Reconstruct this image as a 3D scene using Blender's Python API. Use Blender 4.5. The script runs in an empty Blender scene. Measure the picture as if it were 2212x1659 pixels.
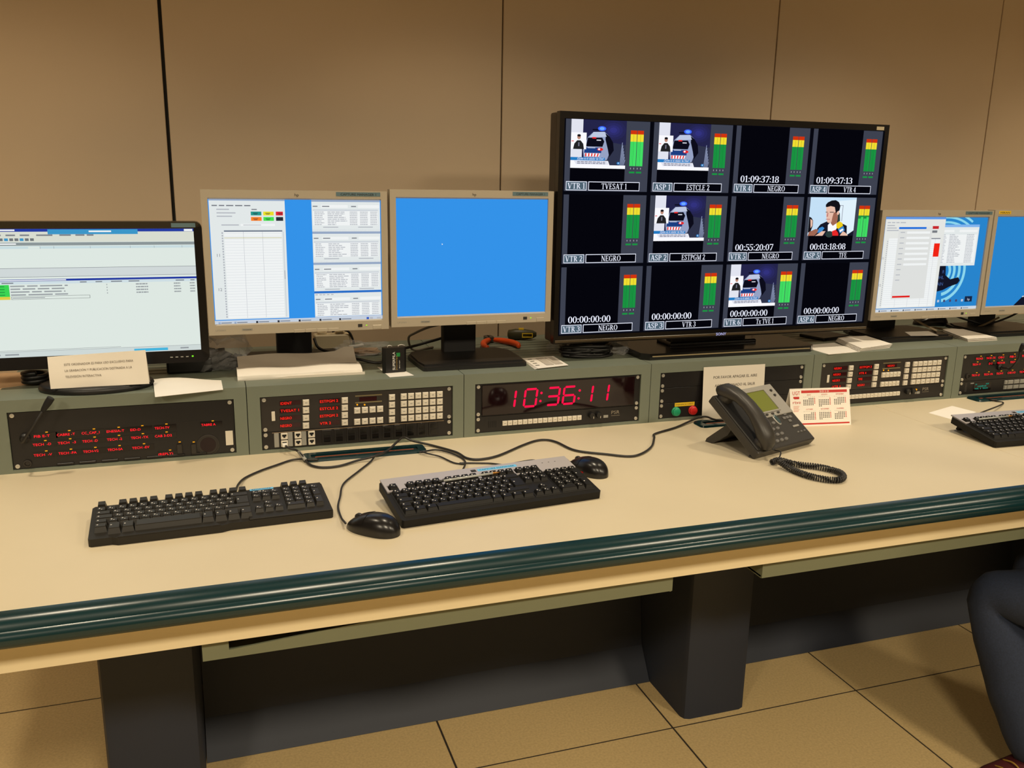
import bpy, bmesh, math, random
from mathutils import Vector, Matrix, noise
random.seed(7)
SC = bpy.context.scene
COL = SC.collection
DZ = 0.763                      # desk surface above the floor; builders below use desk-surface coordinates
PI = math.pi

# ------------------------------------------------------------------ camera
FPX, CX, CY = 1901.59, 1106.0, 829.5
YAW, PITCH, ROLL = math.radians(19.0247), math.radians(13.4614), math.radians(1.0766)
CAM = Vector((-0.06555, -2.15532, 0.68410))
fwd = Vector((math.sin(YAW)*math.cos(PITCH), math.cos(YAW)*math.cos(PITCH), -math.sin(PITCH)))
r0 = Vector((math.cos(YAW), -math.sin(YAW), 0)); u0 = r0.cross(fwd)
rgt = r0*math.cos(ROLL) + u0*math.sin(ROLL); upv = -r0*math.sin(ROLL) + u0*math.cos(ROLL)
cd = bpy.data.cameras.new('camera'); cd.sensor_width = 36; cd.lens = 36*FPX/2212; cd.clip_start = 0.02
cam = bpy.data.objects.new('camera', cd); COL.objects.link(cam)
M = Matrix.Identity(4)
for i in range(3):
    M[i][0], M[i][1], M[i][2] = rgt[i], upv[i], -fwd[i]
M.translation = CAM + Vector((0, 0, DZ)); cam.matrix_world = M
SC.camera = cam

# ------------------------------------------------------------------ world, lamps, exposure
w = bpy.data.worlds.new('world'); SC.world = w; w.use_nodes = True
w.node_tree.nodes['Background'].inputs[0].default_value = (0.9, 0.8, 0.6, 1)
w.node_tree.nodes['Background'].inputs[1].default_value = 0.03
SC.view_settings.view_transform = 'Standard'; SC.view_settings.look = 'None'
SC.view_settings.exposure = 0.0; SC.view_settings.gamma = 1.0; SC.view_settings.use_curve_mapping = False
CEIL = 1.95
LAMP_COL = (1.0, 0.85, 0.62)
LAMPS = [(-1.75, -3.0), (0.25, -3.0), (2.25, -3.0), (4.0, -3.0)]          # square diffuser panels over the chairs
SPOTS = [(-1.9, -0.28), (-0.6, -0.28), (0.7, -0.28), (2.0, -0.28), (3.3, -0.28)]  # louvred downlights over the desk
def lamp(name, x, y, watts, shape, size, spread):
    ld = bpy.data.lights.new(name, 'AREA'); ld.shape = shape; ld.size = size
    ld.energy = watts; ld.color = LAMP_COL; ld.spread = math.radians(spread)
    lo = bpy.data.objects.new(name, ld); COL.objects.link(lo); lo.location = (x, y, CEIL - 0.016 + DZ)
for x, y in LAMPS: lamp('panel_lamp', x, y, 62.0, 'SQUARE', 0.46, 160)
for x, y in SPOTS: lamp('downlight_lamp', x, y, 4.7, 'DISK', 0.17, 96)

# ------------------------------------------------------------------ helpers
def ray(px, py): return fwd + rgt*((px-CX)/FPX) - upv*((py-CY)/FPX)
def dz(px, py, z=0.0):                      # where a line of sight meets a level surface
    d = ray(px, py); return CAM + d*((z-CAM.z)/d.z)
def dy(px, py, y=0.0):                      # where it meets an upright plane parallel to the wall
    d = ray(px, py); return CAM + d*((y-CAM.y)/d.y)

def lin(c):
    r = []
    for v in c:
        v /= 255.0
        r.append(v/12.92 if v <= 0.04045 else ((v+0.055)/1.055)**2.4)
    return r
MATS = {}
def mat(name, rgb, rough=0.5, metal=0.0, var=0.0, vscale=30, bump=0.0, bscale=200, spec=0.5, coat=0.0, trans=0.0, alpha=1.0, emit=None, es=0.0):
    if name in MATS: return MATS[name]
    m = bpy.data.materials.new(name); m.use_nodes = True; nt = m.node_tree; b = nt.nodes['Principled BSDF']
    c = lin(rgb); b.inputs['Base Color'].default_value = (*c, 1)
    b.inputs['Roughness'].default_value = rough; b.inputs['Metallic'].default_value = metal
    b.inputs['Specular IOR Level'].default_value = spec; b.inputs['Coat Weight'].default_value = coat
    b.inputs['Transmission Weight'].default_value = trans; b.inputs['Alpha'].default_value = alpha
    if emit:
        b.inputs['Emission Color'].default_value = (*lin(emit), 1); b.inputs['Emission Strength'].default_value = es
    tc = nt.nodes.new('ShaderNodeTexCoord')
    if var > 0:
        n = nt.nodes.new('ShaderNodeTexNoise'); n.inputs['Scale'].default_value = vscale; n.inputs['Detail'].default_value = 5
        nt.links.new(tc.outputs['Object'], n.inputs['Vector'])
        r = nt.nodes.new('ShaderNodeValToRGB')
        r.color_ramp.elements[0].position = 0.3; r.color_ramp.elements[1].position = 0.7
        r.color_ramp.elements[0].color = (*[v*(1-var) for v in c], 1); r.color_ramp.elements[1].color = (*[min(1, v*(1+var)) for v in c], 1)
        nt.links.new(n.outputs['Fac'], r.inputs['Fac']); nt.links.new(r.outputs['Color'], b.inputs['Base Color'])
    if bump > 0:
        n2 = nt.nodes.new('ShaderNodeTexNoise'); n2.inputs['Scale'].default_value = bscale; n2.inputs['Detail'].default_value = 3
        nt.links.new(tc.outputs['Object'], n2.inputs['Vector'])
        bp = nt.nodes.new('ShaderNodeBump'); bp.inputs['Strength'].default_value = bump; bp.inputs['Distance'].default_value = 0.001
        nt.links.new(n2.outputs['Fac'], bp.inputs['Height']); nt.links.new(bp.outputs['Normal'], b.inputs['Normal'])
    MATS[name] = m; return m
def emis(rgb, s=1.0, big=False):
    key = 'glow_%d_%d_%d_%.2f%s' % (*rgb, s, '_b' if big else '')
    if key in MATS: return MATS[key]
    m = bpy.data.materials.new(key); m.use_nodes = True; nt = m.node_tree; nt.nodes.clear()
    e = nt.nodes.new('ShaderNodeEmission'); o = nt.nodes.new('ShaderNodeOutputMaterial')
    e.inputs[0].default_value = (*lin(rgb), 1); e.inputs[1].default_value = s
    nt.links.new(e.outputs[0], o.inputs[0])
    if not big: m.cycles.emission_sampling = 'NONE'
    MATS[key] = m; return m

TXT = {}
def text_geo(s):
    if s in TXT: return TXT[s]
    cu = bpy.data.curves.new('t', 'FONT'); cu.body = s; cu.size = 1.0; cu.resolution_u = 2
    ob = bpy.data.objects.new('t', cu); COL.objects.link(ob)
    dg = bpy.context.evaluated_depsgraph_get(); dg.update()
    me = bpy.data.meshes.new_from_object(ob.evaluated_get(dg))
    vs = [(v.co.x, v.co.y) for v in me.vertices]; fs = [tuple(p.vertices) for p in me.polygons]
    bpy.data.meshes.remove(me); bpy.data.objects.remove(ob); bpy.data.curves.remove(cu)
    TXT[s] = (vs, fs); return TXT[s]

def bez(pts, n=8):
    """Catmull-Rom through the points."""
    P = [Vector(p) for p in pts]; P = [P[0]*2-P[1]] + P + [P[-1]*2-P[-2]]; out = []
    for i in range(1, len(P)-2):
        a, b, c, d = P[i-1], P[i], P[i+1], P[i+2]
        for k in range(n):
            t = k/n
            out.append(0.5*((2*b) + (c-a)*t + (2*a-5*b+4*c-d)*t*t + (3*b-a-3*c+d)*t**3))
    out.append(P[-2]); return out

class MB:
    def __init__(s): s.v = []; s.f = []; s.mi = []; s.mats = []
    def m(s, mt):
        if mt is None: return 0
        if mt not in s.mats: s.mats.append(mt)
        return s.mats.index(mt)
    def add(s, vs, fs, mt=None):
        o = len(s.v); s.v += [tuple(v) for v in vs]; k = s.m(mt)
        for f in fs: s.f.append(tuple(o+i for i in f)); s.mi.append(k)
        return s
    def box(s, x0, x1, y0, y1, z0, z1, mt=None, b=0.0):
        if b <= 0:
            v = [(x, y, z) for z in (z0, z1) for y in (y0, y1) for x in (x0, x1)]
            return s.add(v, [(0, 2, 3, 1), (4, 5, 7, 6), (0, 1, 5, 4), (2, 6, 7, 3), (0, 4, 6, 2), (1, 3, 7, 5)], mt)
        bm = bmesh.new(); bmesh.ops.create_cube(bm, size=1)
        for v in bm.verts: v.co = Vector((x0+(v.co.x+.5)*(x1-x0), y0+(v.co.y+.5)*(y1-y0), z0+(v.co.z+.5)*(z1-z0)))
        bmesh.ops.bevel(bm, geom=bm.edges[:], offset=b, segments=2 if b > 0.003 else 1, affect='EDGES', profile=0.5)
        bm.verts.index_update(); vs = [v.co[:] for v in bm.verts]; fs = [tuple(v.index for v in f.verts) for f in bm.faces]; bm.free()
        return s.add(vs, fs, mt)
    def quad(s, a, b, c, d, mt=None): return s.add([a, b, c, d], [(0, 1, 2, 3)], mt)
    def rect(s, x0, x1, z0, z1, y, mt=None):             # facing -Y
        return s.add([(x0, y, z0), (x1, y, z0), (x1, y, z1), (x0, y, z1)], [(0, 1, 2, 3)], mt)
    def poly(s, pts, y, mt=None):
        a = sum(pts[i][0]*pts[(i+1) % len(pts)][1]-pts[(i+1) % len(pts)][0]*pts[i][1] for i in range(len(pts)))
        if a < 0: pts = pts[::-1]
        return s.add([(p[0], y, p[1]) for p in pts], [tuple(range(len(pts)))], mt)
    def prism(s, pts, t0, t1, ax='x', mt=None):
        """polygon extruded along an axis; pts are (y,z) for x, (x,z) for y, (x,y) for z"""
        n = len(pts)
        def P(p, t): return (t, p[0], p[1]) if ax == 'x' else (p[0], t, p[1]) if ax == 'y' else (p[0], p[1], t)
        v = [P(p, t0) for p in pts] + [P(p, t1) for p in pts]
        f = [tuple(range(n))[::-1], tuple(range(n, 2*n))] + [(i, (i+1) % n, n+(i+1) % n, n+i) for i in range(n)]
        a = sum(pts[i][0]*pts[(i+1) % n][1]-pts[(i+1) % n][0]*pts[i][1] for i in range(n))
        flip = (a < 0) != (ax == 'y')
        if t1 < t0: flip = not flip
        if flip: f = [q[::-1] for q in f]
        return s.add(v, f, mt)
    def tube(s, pts, r, n=8, mt=None, smoothpath=6, caps=True):
        P = bez(pts, smoothpath) if smoothpath else [Vector(p) for p in pts]
        N = len(P); R = r if callable(r) else (lambda t: r)
        up = Vector((0, 0, 1)); v = []; nrm = None
        for i, p in enumerate(P):
            d = (P[min(i+1, N-1)]-P[max(i-1, 0)]);
            d = d.normalized() if d.length > 1e-9 else Vector((0, 0, 1))
            if nrm is None:
                nrm = d.cross(up if abs(d.z) < 0.9 else Vector((1, 0, 0))).normalized()
            nrm = (nrm - d*nrm.dot(d)).normalized(); bi = d.cross(nrm); rr = R(i/(N-1))
            for k in range(n):
                a = 2*PI*k/n; v.append(tuple(p + (nrm*math.cos(a)+bi*math.sin(a))*rr))
        f = [(i*n+k, i*n+(k+1) % n, (i+1)*n+(k+1) % n, (i+1)*n+k) for i in range(N-1) for k in range(n)]
        if caps: f += [tuple(range(n))[::-1], tuple(range((N-1)*n, N*n))]
        return s.add(v, f, mt)
    def lathe(s, prof, n=16, o=(0, 0, 0), ax='z', mt=None):
        """profile of (radius, height)"""
        v = []; o = Vector(o)
        for r, h in prof:
            for k in range(n):
                a = 2*PI*k/n; x, y = r*math.cos(a), r*math.sin(a)
                q = (x, y, h) if ax == 'z' else (x, -h, y) if ax == '-y' else (h, x, y)
                v.append(tuple(o+Vector(q)))
        L = len(prof)
        f = [(i*n+k, i*n+(k+1) % n, (i+1)*n+(k+1) % n, (i+1)*n+k) for i in range(L-1) for k in range(n)]
        f += [tuple(range(n))[::-1], tuple(range((L-1)*n, L*n))]
        return s.add(v, f, mt)
    def loft(s, rings, mt=None, caps=True):
        n = len(rings[0]); v = [p for r in rings for p in r]; L = len(rings)
        f = [(i*n+k, i*n+(k+1) % n, (i+1)*n+(k+1) % n, (i+1)*n+k) for i in range(L-1) for k in range(n)]
        if caps: f += [tuple(range(n))[::-1], tuple(range((L-1)*n, L*n))]
        return s.add(v, f, mt)
    def text(s, t, x, z, h, y, mt=None, anchor='l', width=None, slant=0.0, fn=None, sx=1.0):
        """lettering of cap height h in the plane y=const (or through fn(u,v))"""
        vs, fs = text_geo(t); k = h/0.72; kx = k*sx
        if not vs: return s
        lo = min(v[0] for v in vs); hi = max(v[0] for v in vs)
        if width: kx = width/max(hi-lo, 1e-6)
        ox = -lo*kx if anchor == 'l' else -hi*kx if anchor == 'r' else -(lo+hi)/2*kx
        pts = [(x+ox+v[0]*kx+slant*v[1]*k, z+v[1]*k) for v in vs]
        return s.add([fn(*p) if fn else (p[0], y, p[1]) for p in pts], fs, mt)
    def build(s, name, mt=None, parent=None, smooth=False, loc=None, rot=None, label=None):
        me = bpy.data.meshes.new(name); me.from_pydata(s.v, [], s.f)
        ml = s.mats if s.mats else [mt]
        for q in ml: me.materials.append(q if q else mt)
        if len(ml) > 1: me.polygons.foreach_set('material_index', s.mi)
        if smooth is True:
            me.polygons.foreach_set('use_smooth', [True]*len(me.polygons))
        elif smooth:
            me.polygons.foreach_set('use_smooth', [True]*len(me.polygons)); me.set_sharp_from_angle(angle=math.radians(smooth))
        me.update()
        o = bpy.data.objects.new(name, me); COL.objects.link(o)
        if parent: o.parent = parent
        if loc: o.location = loc
        if rot: o.rotation_euler = rot
        if label: o['label'] = label
        return o
def thing(name, label, cat, loc=(0, 0, 0), rz=0.0, rx=0.0, group=None):
    o = bpy.data.objects.new(name, None); COL.objects.link(o); o.empty_display_size = 0.05
    o.location = (loc[0], loc[1], loc[2]+DZ); o.rotation_euler = (rx, 0, rz); o['label'] = label; o['category'] = cat
    if group: o['group'] = group
    return o
def solo(mb, name, mt, label, cat, smooth=False, group=None, loc=(0, 0, 0), rz=0.0):
    o = mb.build(name, mt, None, smooth); o.location = (loc[0], loc[1], loc[2]+DZ); o.rotation_euler = (0, 0, rz)
    o['label'] = label; o['category'] = cat
    if group: o['group'] = group
    return o
def struct(mb, name, mt, parent=None, smooth=False):
    o = mb.build(name, mt, parent, smooth)
    if not parent: o.location = (0, 0, DZ); o['kind'] = 'structure'
    return o
def inst(src, parent, loc, rot=None, name=None):
    c = bpy.data.objects.new(name or src.name.split('.')[0], src.data); COL.objects.link(c); c.parent = parent; c.location = loc
    if rot: c.rotation_euler = rot
    return c
def meshinst(name, me, parent, loc, rot=None):
    c = bpy.data.objects.new(name, me); COL.objects.link(c); c.parent = parent; c.location = loc
    if rot: c.rotation_euler = rot
    return c
def mesh_of(mb, name, mt=None, smooth=False):
    o = mb.build(name, mt, None, smooth); me = o.data; bpy.data.objects.remove(o); return me

# ------------------------------------------------------------------ materials
m_wall = mat('wall_laminate', (217, 193, 162), 0.55, var=0.02, vscale=3, bump=0.05, bscale=300)
m_seam = mat('seam_dark', (28, 26, 22), 0.8)
m_tile = mat('floor_tile_speckle', (187, 163, 116), 0.5, var=0.12, vscale=160, bump=0.03, bscale=90)
m_grout = mat('grout_dark', (40, 32, 22), 0.9)
m_ceil = mat('ceiling_grey', (128, 124, 116), 0.9)
m_wall2 = mat('wall_dark_cladding', (74, 66, 56), 0.8)
m_desk = mat('desk_cream_laminate', (208, 195, 167), 0.45, var=0.015, vscale=6, bump=0.02, bscale=400)
m_apron = mat('desk_apron_cream', (214, 199, 163), 0.55)
m_nose = mat('nosing_dark_green', (9, 42, 46), 0.26)
m_leg = mat('leg_charcoal_blue', (31, 37, 50), 0.6, bump=0.08, bscale=700)
m_modesty = mat('modesty_blue_grey', (27, 33, 46), 0.6)
m_tray = mat('tray_grey_green', (104, 108, 86), 0.55)
m_con = mat('console_grey_green', (114, 121, 107), 0.5, var=0.02, vscale=8, bump=0.03, bscale=500)
m_dark = mat('inside_dark', (12, 12, 12), 0.9)
m_panel = mat('panel_anodised_brown', (44, 39, 35), 0.45, var=0.04, vscale=60)
m_panelk = mat('panel_black', (24, 21, 21), 0.4)
m_window = mat('display_window_black', (14, 6, 7), 0.12)
m_screw = mat('screw_nickel', (205, 200, 188), 0.35, metal=0.6)
m_keyw = mat('key_off_white', (222, 214, 198), 0.5)
m_keyg = mat('key_grey', (150, 148, 140), 0.5)
m_silver = mat('monitor_silver', (182, 172, 154), 0.42, metal=0.15)
m_blackp = mat('black_plastic', (20, 19, 19), 0.42, bump=0.04, bscale=600)
m_blackg = mat('black_gloss', (13, 11, 10), 0.18)
m_blackm = mat('black_matt', (15, 14, 14), 0.75)
m_rubber = mat('cable_rubber', (33, 31, 30), 0.45)
m_paper = mat('paper_white', (240, 234, 224), 0.7, var=0.01, vscale=20)
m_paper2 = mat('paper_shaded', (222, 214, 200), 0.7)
m_ink = mat('ink_black', (35, 32, 32), 0.7)
m_inkr = mat('ink_red', (196, 44, 36), 0.6)
m_tapeb = mat('label_blue', (104, 184, 232), 0.45)
m_tapey = mat('label_yellow', (232, 192, 40), 0.45)
m_white = mat('plain_white', (235, 232, 225), 0.5)

# ================================================================== ROOM
FZ = -DZ; WY = 0.64
TX0, TY0 = 1.0447, -0.3205
XL, XR, YF = TX0-0.6*6, TX0+0.6*6, TY0-0.6*6
floor = struct(MB().box(XL, XR, YF, WY, FZ-0.1, FZ-0.0012), 'floor', m_grout)
tl = mesh_of(MB().box(0.0028, 0.5972, 0.0028, 0.5972, -0.0012, 0), 'floor_tile', m_tile)
tls = mesh_of(MB().box(0.0028, 0.5972, 0.0028, 0.355, -0.0012, 0), 'floor_tile', m_tile)
for i in range(-6, 6):
    for j in range(-6, 2):
        meshinst('floor_tile', tls if j == 1 else tl, floor, (TX0+0.6*i, TY0+0.6*j, FZ))
wall = struct(MB().box(XL, XR, WY+0.012, WY+0.12, FZ, CEIL), 'wall_back', m_seam)
seams = [XL] + [x for x in (-2.155, -1.155, -0.157, 0.846, 1.852, 2.842, 3.84) if x > XL] + [XR]
for i in range(len(seams)-1):
    g0 = 0.005 if abs(seams[i]+0.157) < 0.01 else 0.0022; g1 = 0.0045 if abs(seams[i+1]+0.157) < 0.01 else 0.0022
    MB().box(seams[i]+g0, seams[i+1]-g1, WY, WY+0.0125, FZ+0.0, CEIL, b=0.0015).build('wall_panel', m_wall, wall)
struct(MB().box(XL, XR, YF, WY, CEIL, CEIL+0.1), 'ceiling', m_ceil)
struct(MB().box(XL-0.1, XL, YF, WY, FZ, CEIL), 'wall_left', m_wall2)
struct(MB().box(XR, XR+0.1, YF, WY, FZ, CEIL), 'wall_right', m_wall2)
struct(MB().box(XL, XR, YF-0.1, YF, FZ, CEIL), 'wall_front', m_wall2)
m_lampglow = emis((255, 236, 200), 3.0)
for lx, ly in LAMPS:
    t = thing('ceiling_panel_light', 'square recessed ceiling light with white frame in the row over the chairs', 'light', (lx, ly, CEIL), group='ceiling panel lights')
    fr = MB(); a, b = 0.24, 0.28
    for q in ((-b, b, -b, -a), (-b, b, a, b), (-b, -a, -a, a), (a, b, -a, a)): fr.box(q[0], q[1], q[2], q[3], -0.014, -0.0005)
    fr.build('frame', m_white, t)
    MB().box(-a, a, -a, a, -0.004, -0.0005).build('diffuser', m_lampglow, t)
for lx, ly in SPOTS:
    t = thing('ceiling_downlight', 'round louvred ceiling downlight with white ring in the row over the desk', 'light', (lx, ly, CEIL), group='ceiling downlights over the desk')
    MB().lathe([(0.088, -0.001), (0.105, -0.001), (0.108, -0.006), (0.104, -0.012), (0.092, -0.010), (0.088, -0.001)], 28).build('trim_ring', m_white, t, 40)
    MB().lathe([(0.0, -0.002), (0.087, -0.002), (0.087, -0.004), (0.0, -0.004)], 28).build('diffuser', m_lampglow, t)

# ================================================================== DESK
DX0, DX1 = -0.60, XR-0.3
desk = thing('control_desk', 'long cream control desk with dark green rounded front edge', 'desk', (0.5, 0, FZ))
ox, oz = -0.5, DZ                                   # desk-surface coordinates -> desk-local
def dloc(x, y, z): return (x+ox, y, z+oz)
SEAM = 1.872
for a, b in ((DX0, SEAM-0.0006), (SEAM+0.0006, DX1)):
    MB().box(a+ox, b+ox, -0.705, 0.52, -0.045+oz, oz, b=0.0008).build('worktop', m_desk, desk)
prof = [(-0.7052, 0.0), (-0.720, 0.0002), (-0.731, -0.003), (-0.7385, -0.0095), (-0.7415, -0.0165), (-0.7420, -0.0185), (-0.7455, -0.0200),
        (-0.7500, -0.0245), (-0.7515, -0.031), (-0.7495, -0.039), (-0.7440, -0.046), (-0.735, -0.0505), (-0.7052, -0.052)]
MB().prism([(y, z+oz) for y, z in prof], DX0+ox, DX1+ox, 'x').build('edge_nosing', m_nose, desk, 35)
ap = [(-0.705, -0.0525), (-0.690, -0.058), (-0.680, -0.066), (-0.676, -0.078), (-0.676, -0.124), (-0.668, -0.126), (-0.668, -0.07), (-0.66, -0.052)]
MB().prism([(y, z+oz) for y, z in ap], DX0+ox, DX1+ox, 'x').build('apron', m_apron, desk, 30)
MB().box(DX0+ox, DX1+ox, -0.66, 0.5, -0.075+oz, -0.0455+oz).build('under_board', m_apron, desk)
def leg(x0, x1):
    r = 0.02
    pts = [(x0, 0.34), (x0, -0.30+r), (x0+r*0.3, -0.30+r*0.3), (x0+r, -0.30), (x1-r, -0.30), (x1-r*0.3, -0.30+r*0.3), (x1, -0.30+r), (x1, 0.34)]
    MB().prism([(p[0]+ox, p[1]) for p in pts], 0.0, -0.075+oz, 'z').build('leg', m_leg, desk, 40)
for xa in (-0.342, 1.088, 1.088+1.43): leg(xa, xa+0.196)
for xa in (-0.146, 1.284, 1.284+1.43):
    x0, x1 = xa+ox, xa+1.234+ox
    if x1 > DX1+ox: x1 = DX1+ox
    MB().prism([(0.02, 0.50), (-0.045, 0.09), (-0.105, 0.002), (-0.097, 0.0), (-0.037, 0.088), (0.028, 0.50)], x0+0.002, x1-0.002, 'x').build('modesty_panel', m_modesty, desk)
for x0, x1, zl, zr in ((-0.118, 0.815, -0.150, -0.1275), (1.035, 2.30, -0.128, -0.128)):
    t_ = MB(); a, b = x0+ox, x1+ox
    t_.prism([(a, -0.1655+oz), (b, -0.1635+oz), (b, zr+oz), (a+0.38, -0.1275+oz), (a+0.045, zl+oz), (a, zl+oz)] if x0 < 0 else [(a, -0.1655+oz), (b, -0.1635+oz), (b, zr+oz), (a, zl+oz)], -0.66, -0.656, 'y').box(a, b, -0.656, -0.45, -0.1645+oz, -0.1605+oz).box(a, b, -0.454, -0.45, -0.167+oz, -0.075+oz)
    t_.box(a, a+0.004, -0.656, -0.454, -0.167+oz, -0.075+oz).box(b-0.004, b, -0.656, -0.454, -0.167+oz, -0.075+oz)
    if x0 < 0: t_.box(a, a+0.045, -0.66, -0.656, zl+oz, -0.127+oz)
    t_.build('cable_tray', m_tray, desk)

# ================================================================== CONSOLE UNITS
PW, H0, HT, CD = 0.54538, 0.009, 0.1713, 0.505
con_lab = {-1: 'grey-green console unit holding the intercom panel with gooseneck microphone, under the black monitor',
    0: 'grey-green console unit holding router keys above the network sockets', 1: 'grey-green console unit holding the red digital clock',
    2: 'grey-green console unit under the wall-size television, holding green and red push buttons', 3: 'grey-green console unit holding router keys behind the desk calendar',
    4: 'grey-green console unit holding the panel with the turquoise readout', 5: 'grey-green console unit at the end past the turquoise readout panel'}
for n in range(-1, 6):
    t = thing('rack_console', con_lab[n], 'console', (n*PW, 0, 0), group='grey-green rack console units')
    W = PW-0.0012; e = 0.0006
    h = MB(); xo0, xo1 = PW/2-0.2423, PW/2+0.2423; zt = H0+0.1343
    h.box(e, xo0, 0, 0.02, 0, HT).box(xo1, W, 0, 0.02, 0, HT).box(xo0, xo1, 0, 0.02, zt, HT).box(xo0, xo1, 0, 0.02, 0, H0-0.001)
    h.box(e, e+0.012, 0.02, CD, 0, HT-0.004).box(W-0.012, W, 0.02, CD, 0, HT-0.004).box(e+0.012, W-0.012, CD-0.01, CD, 0, HT-0.004)
    h.build('housing', m_con, t)
    c = MB(); z0, z1 = HT-0.004, HT; ys = [0.20+0.036*i for i in range(6)]; sw = 0.0065
    c.box(e, W, 0.02, ys[0], z0, z1)
    for i in range(6):
        c.box(0.05, W-0.05, ys[i]+sw, ys[i+1] if i < 5 else ys[i]+0.036, z0, z1)
    c.box(e, 0.05, ys[0], ys[5]+0.036, z0, z1).box(W-0.05, W, ys[0], ys[5]+0.036, z0, z1).box(e, W, ys[5]+0.036, CD, z0, z1)
    c.build('vented_top', m_con, t)
    for i in range(6): MB().box(0.05, W-0.05, ys[i], ys[i]+sw, z0, z1-0.0008).build('vent_slot_shade', m_dark, t)  # dark strip fills each slot, standing in for the shade inside it
    MB().box(0.02, W-0.02, 0.03, 0.034, 0.004, HT-0.006).build('inner_back', m_dark, t)

# ================================================================== RACK PANELS
def cr5(x, y): return (x/3.95, 780+y/3.95)
def cr6(x, y): return (500+x/3.95, 780+y/3.95)
def cr7(x, y): return (980+x/3.95, 740+y/3.95)
def cr8(x, y): return (1380+x/2.6587, 720+y/2.6587)
def cr9(x, y): return (1950+x/6.382, 740+y/6.382)
PY = 0.004                                            # panel front lies a little behind the console face
U = 0.04445
scr = MB(); scr.lathe([(0.0048, 0), (0.0052, 0.0012), (0.0046, 0.0026), (0.0019, 0.0028), (0.0017, 0.0012), (0.0, 0.0012)], 12, ax='-y')
ME_SCREW = mesh_of(scr, 'screw', m_screw, 40)
def panel(n, u0, us, name, label, cat, m=m_panel):
    x0 = (n+0.5)*PW-0.2413; z0 = H0+u0*U; hh = us*U-0.0008
    t = thing(name, label, cat, (x0, PY, z0))
    MB().box(0, 0.4826, 0, 0.003, 0, hh, b=0.0005).build('faceplate', m, t)
    for x in (0.0085, 0.4741):
        for z in (0.0065, hh-0.0065): meshinst('screw', ME_SCREW, t, (x, -0.0001, z))
    return t
def loc(t, px):                                       # image point on the panel face -> panel coordinates (x, z)
    p = dy(px[0], px[1], PY); return p.x-t.location.x, p.z+DZ-t.location.z
RED = emis((255, 26, 40), 1.7); REDO = emis((240, 34, 20), 1.6); ORANGE = emis((255, 170, 30), 1.0); GREENV = emis((30, 190, 160), 0.9)
led_me = mesh_of(MB().box(-0.0025, 0.0025, -0.0012, 0, -0.0009, 0.0009), 'led', ORANGE)
def key_mesh(w, h, d, m, name='key', cap=0.82):
    a = MB(); x, z = w/2, h/2
    rings = [[(-x, 0, -z), (x, 0, -z), (x, 0, z), (-x, 0, z)], [(-x, -d*0.6, -z), (x, -d*0.6, -z), (x, -d*0.6, z), (-x, -d*0.6, z)],
             [(-x*cap, -d, -z*cap), (x*cap, -d, -z*cap), (x*cap, -d, z*cap), (-x*cap, -d, z*cap)]]
    a.loft(rings, m); a.rect(-x*0.4, x*0.4, -z*0.12, z*0.12, -d-0.0001, m_keyg)
    return mesh_of(a, name)
K14 = key_mesh(0.0155, 0.0155, 0.006, m_keyw)
def readout(t, x, z, s, h=0.0062, w=None, win=(0.05, 0.011), mt=None, led=None, wm=None):
    wd = MB().box(x-0.002, x-0.002+win[0], -0.0008, 0, z-win[1]/2, z+win[1]/2).build('display_window', wm or m_window, t)
    MB().text(s, x, z-h/2, h, -0.0011, mt or RED, 'l', w).build('readout', None, wd)
    if led: meshinst('led', led_me, wd, (x+led[0], -0.0004, z+led[1]))

# ---- intercom panel (left)
P1 = panel(-1, 0, 3, 'intercom_panel', 'black intercom panel with three rows of red readouts, under the black widescreen monitor', 'intercom panel', m_panelk)
rows = [([(290, 640), (485, 628), (697, 615), (910, 603), (1113, 590), (1320, 577), (1718, 550)], ['FIB E-T', 'CABRE -T', 'CC_CAP_1', 'ENESIA-T', 'EID-D', 'TECH-TV', 'TABRE A'], 0),
        ([(280, 715), (493, 698), (703, 685), (913, 670), (1118, 657), (1322, 642)], ['TECH  -D', 'TECH  -3', 'TECH -D', 'TECH -2', 'TECH -TX', 'CAB 3-D2'], 0),
        ([(288, 803), (500, 788), (710, 773), (918, 757), (1128, 742), (1352, 795)], ['TECH  -V', 'TECH -PA', 'TECH-V2', 'TECH-SA', 'TECH -EV', '(REPLY)'], 0)]
MB().box(0.045, 0.44, -0.0006, 0, 0.084, 0.0845).build('trim_line', m_panel, P1)
for pts, ss, _ in rows:
    zs = [loc(P1, cr5(*p))[1] for p in pts[:5]]; zm = sum(zs)/5
    for p, s in zip(pts, ss):
        x, z = loc(P1, cr5(*p)); z = zm if s != '(REPLY)' else z
        readout(P1, x, z, s, 0.0058, len(s)*0.0052-0.004, (0.05, 0.0135), RED, (0.0265, 0.0085))
x, z = loc(P1, cr5(1820, 700))
MB().lathe([(0.026, 0), (0.026, 0.0015), (0.0235, 0.002), (0.0235, 0.0005), (0, 0.0005)], 24, (x-0.012, 0, z-0.003), '-y').build('speaker_ring', m_panel, P1, 40)
MB().lathe([(0.018, 0.0), (0.018, 0.001), (0, 0.001)], 24, (x-0.012, -0.0006, z-0.003), '-y').build('speaker_mesh', mat('speaker_rust', (34, 17, 15), 0.8), P1)
x, z = loc(P1, cr5(1957, 655)); MB().box(x-0.0085, x+0.0085, -0.001, 0, z-0.018, z+0.018).build('white_tag', m_keyw, P1)
for cx_ in (1530, 1650):
    x, z = loc(P1, cr5(cx_, 700)); MB().box(x-0.006, x+0.006, -0.004, 0, z-0.026, z-0.002, b=0.001).build('fader_cap', m_panel, P1)
    meshinst('led', led_me, P1, (x+0.001, -0.0004, z+0.003))
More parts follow.
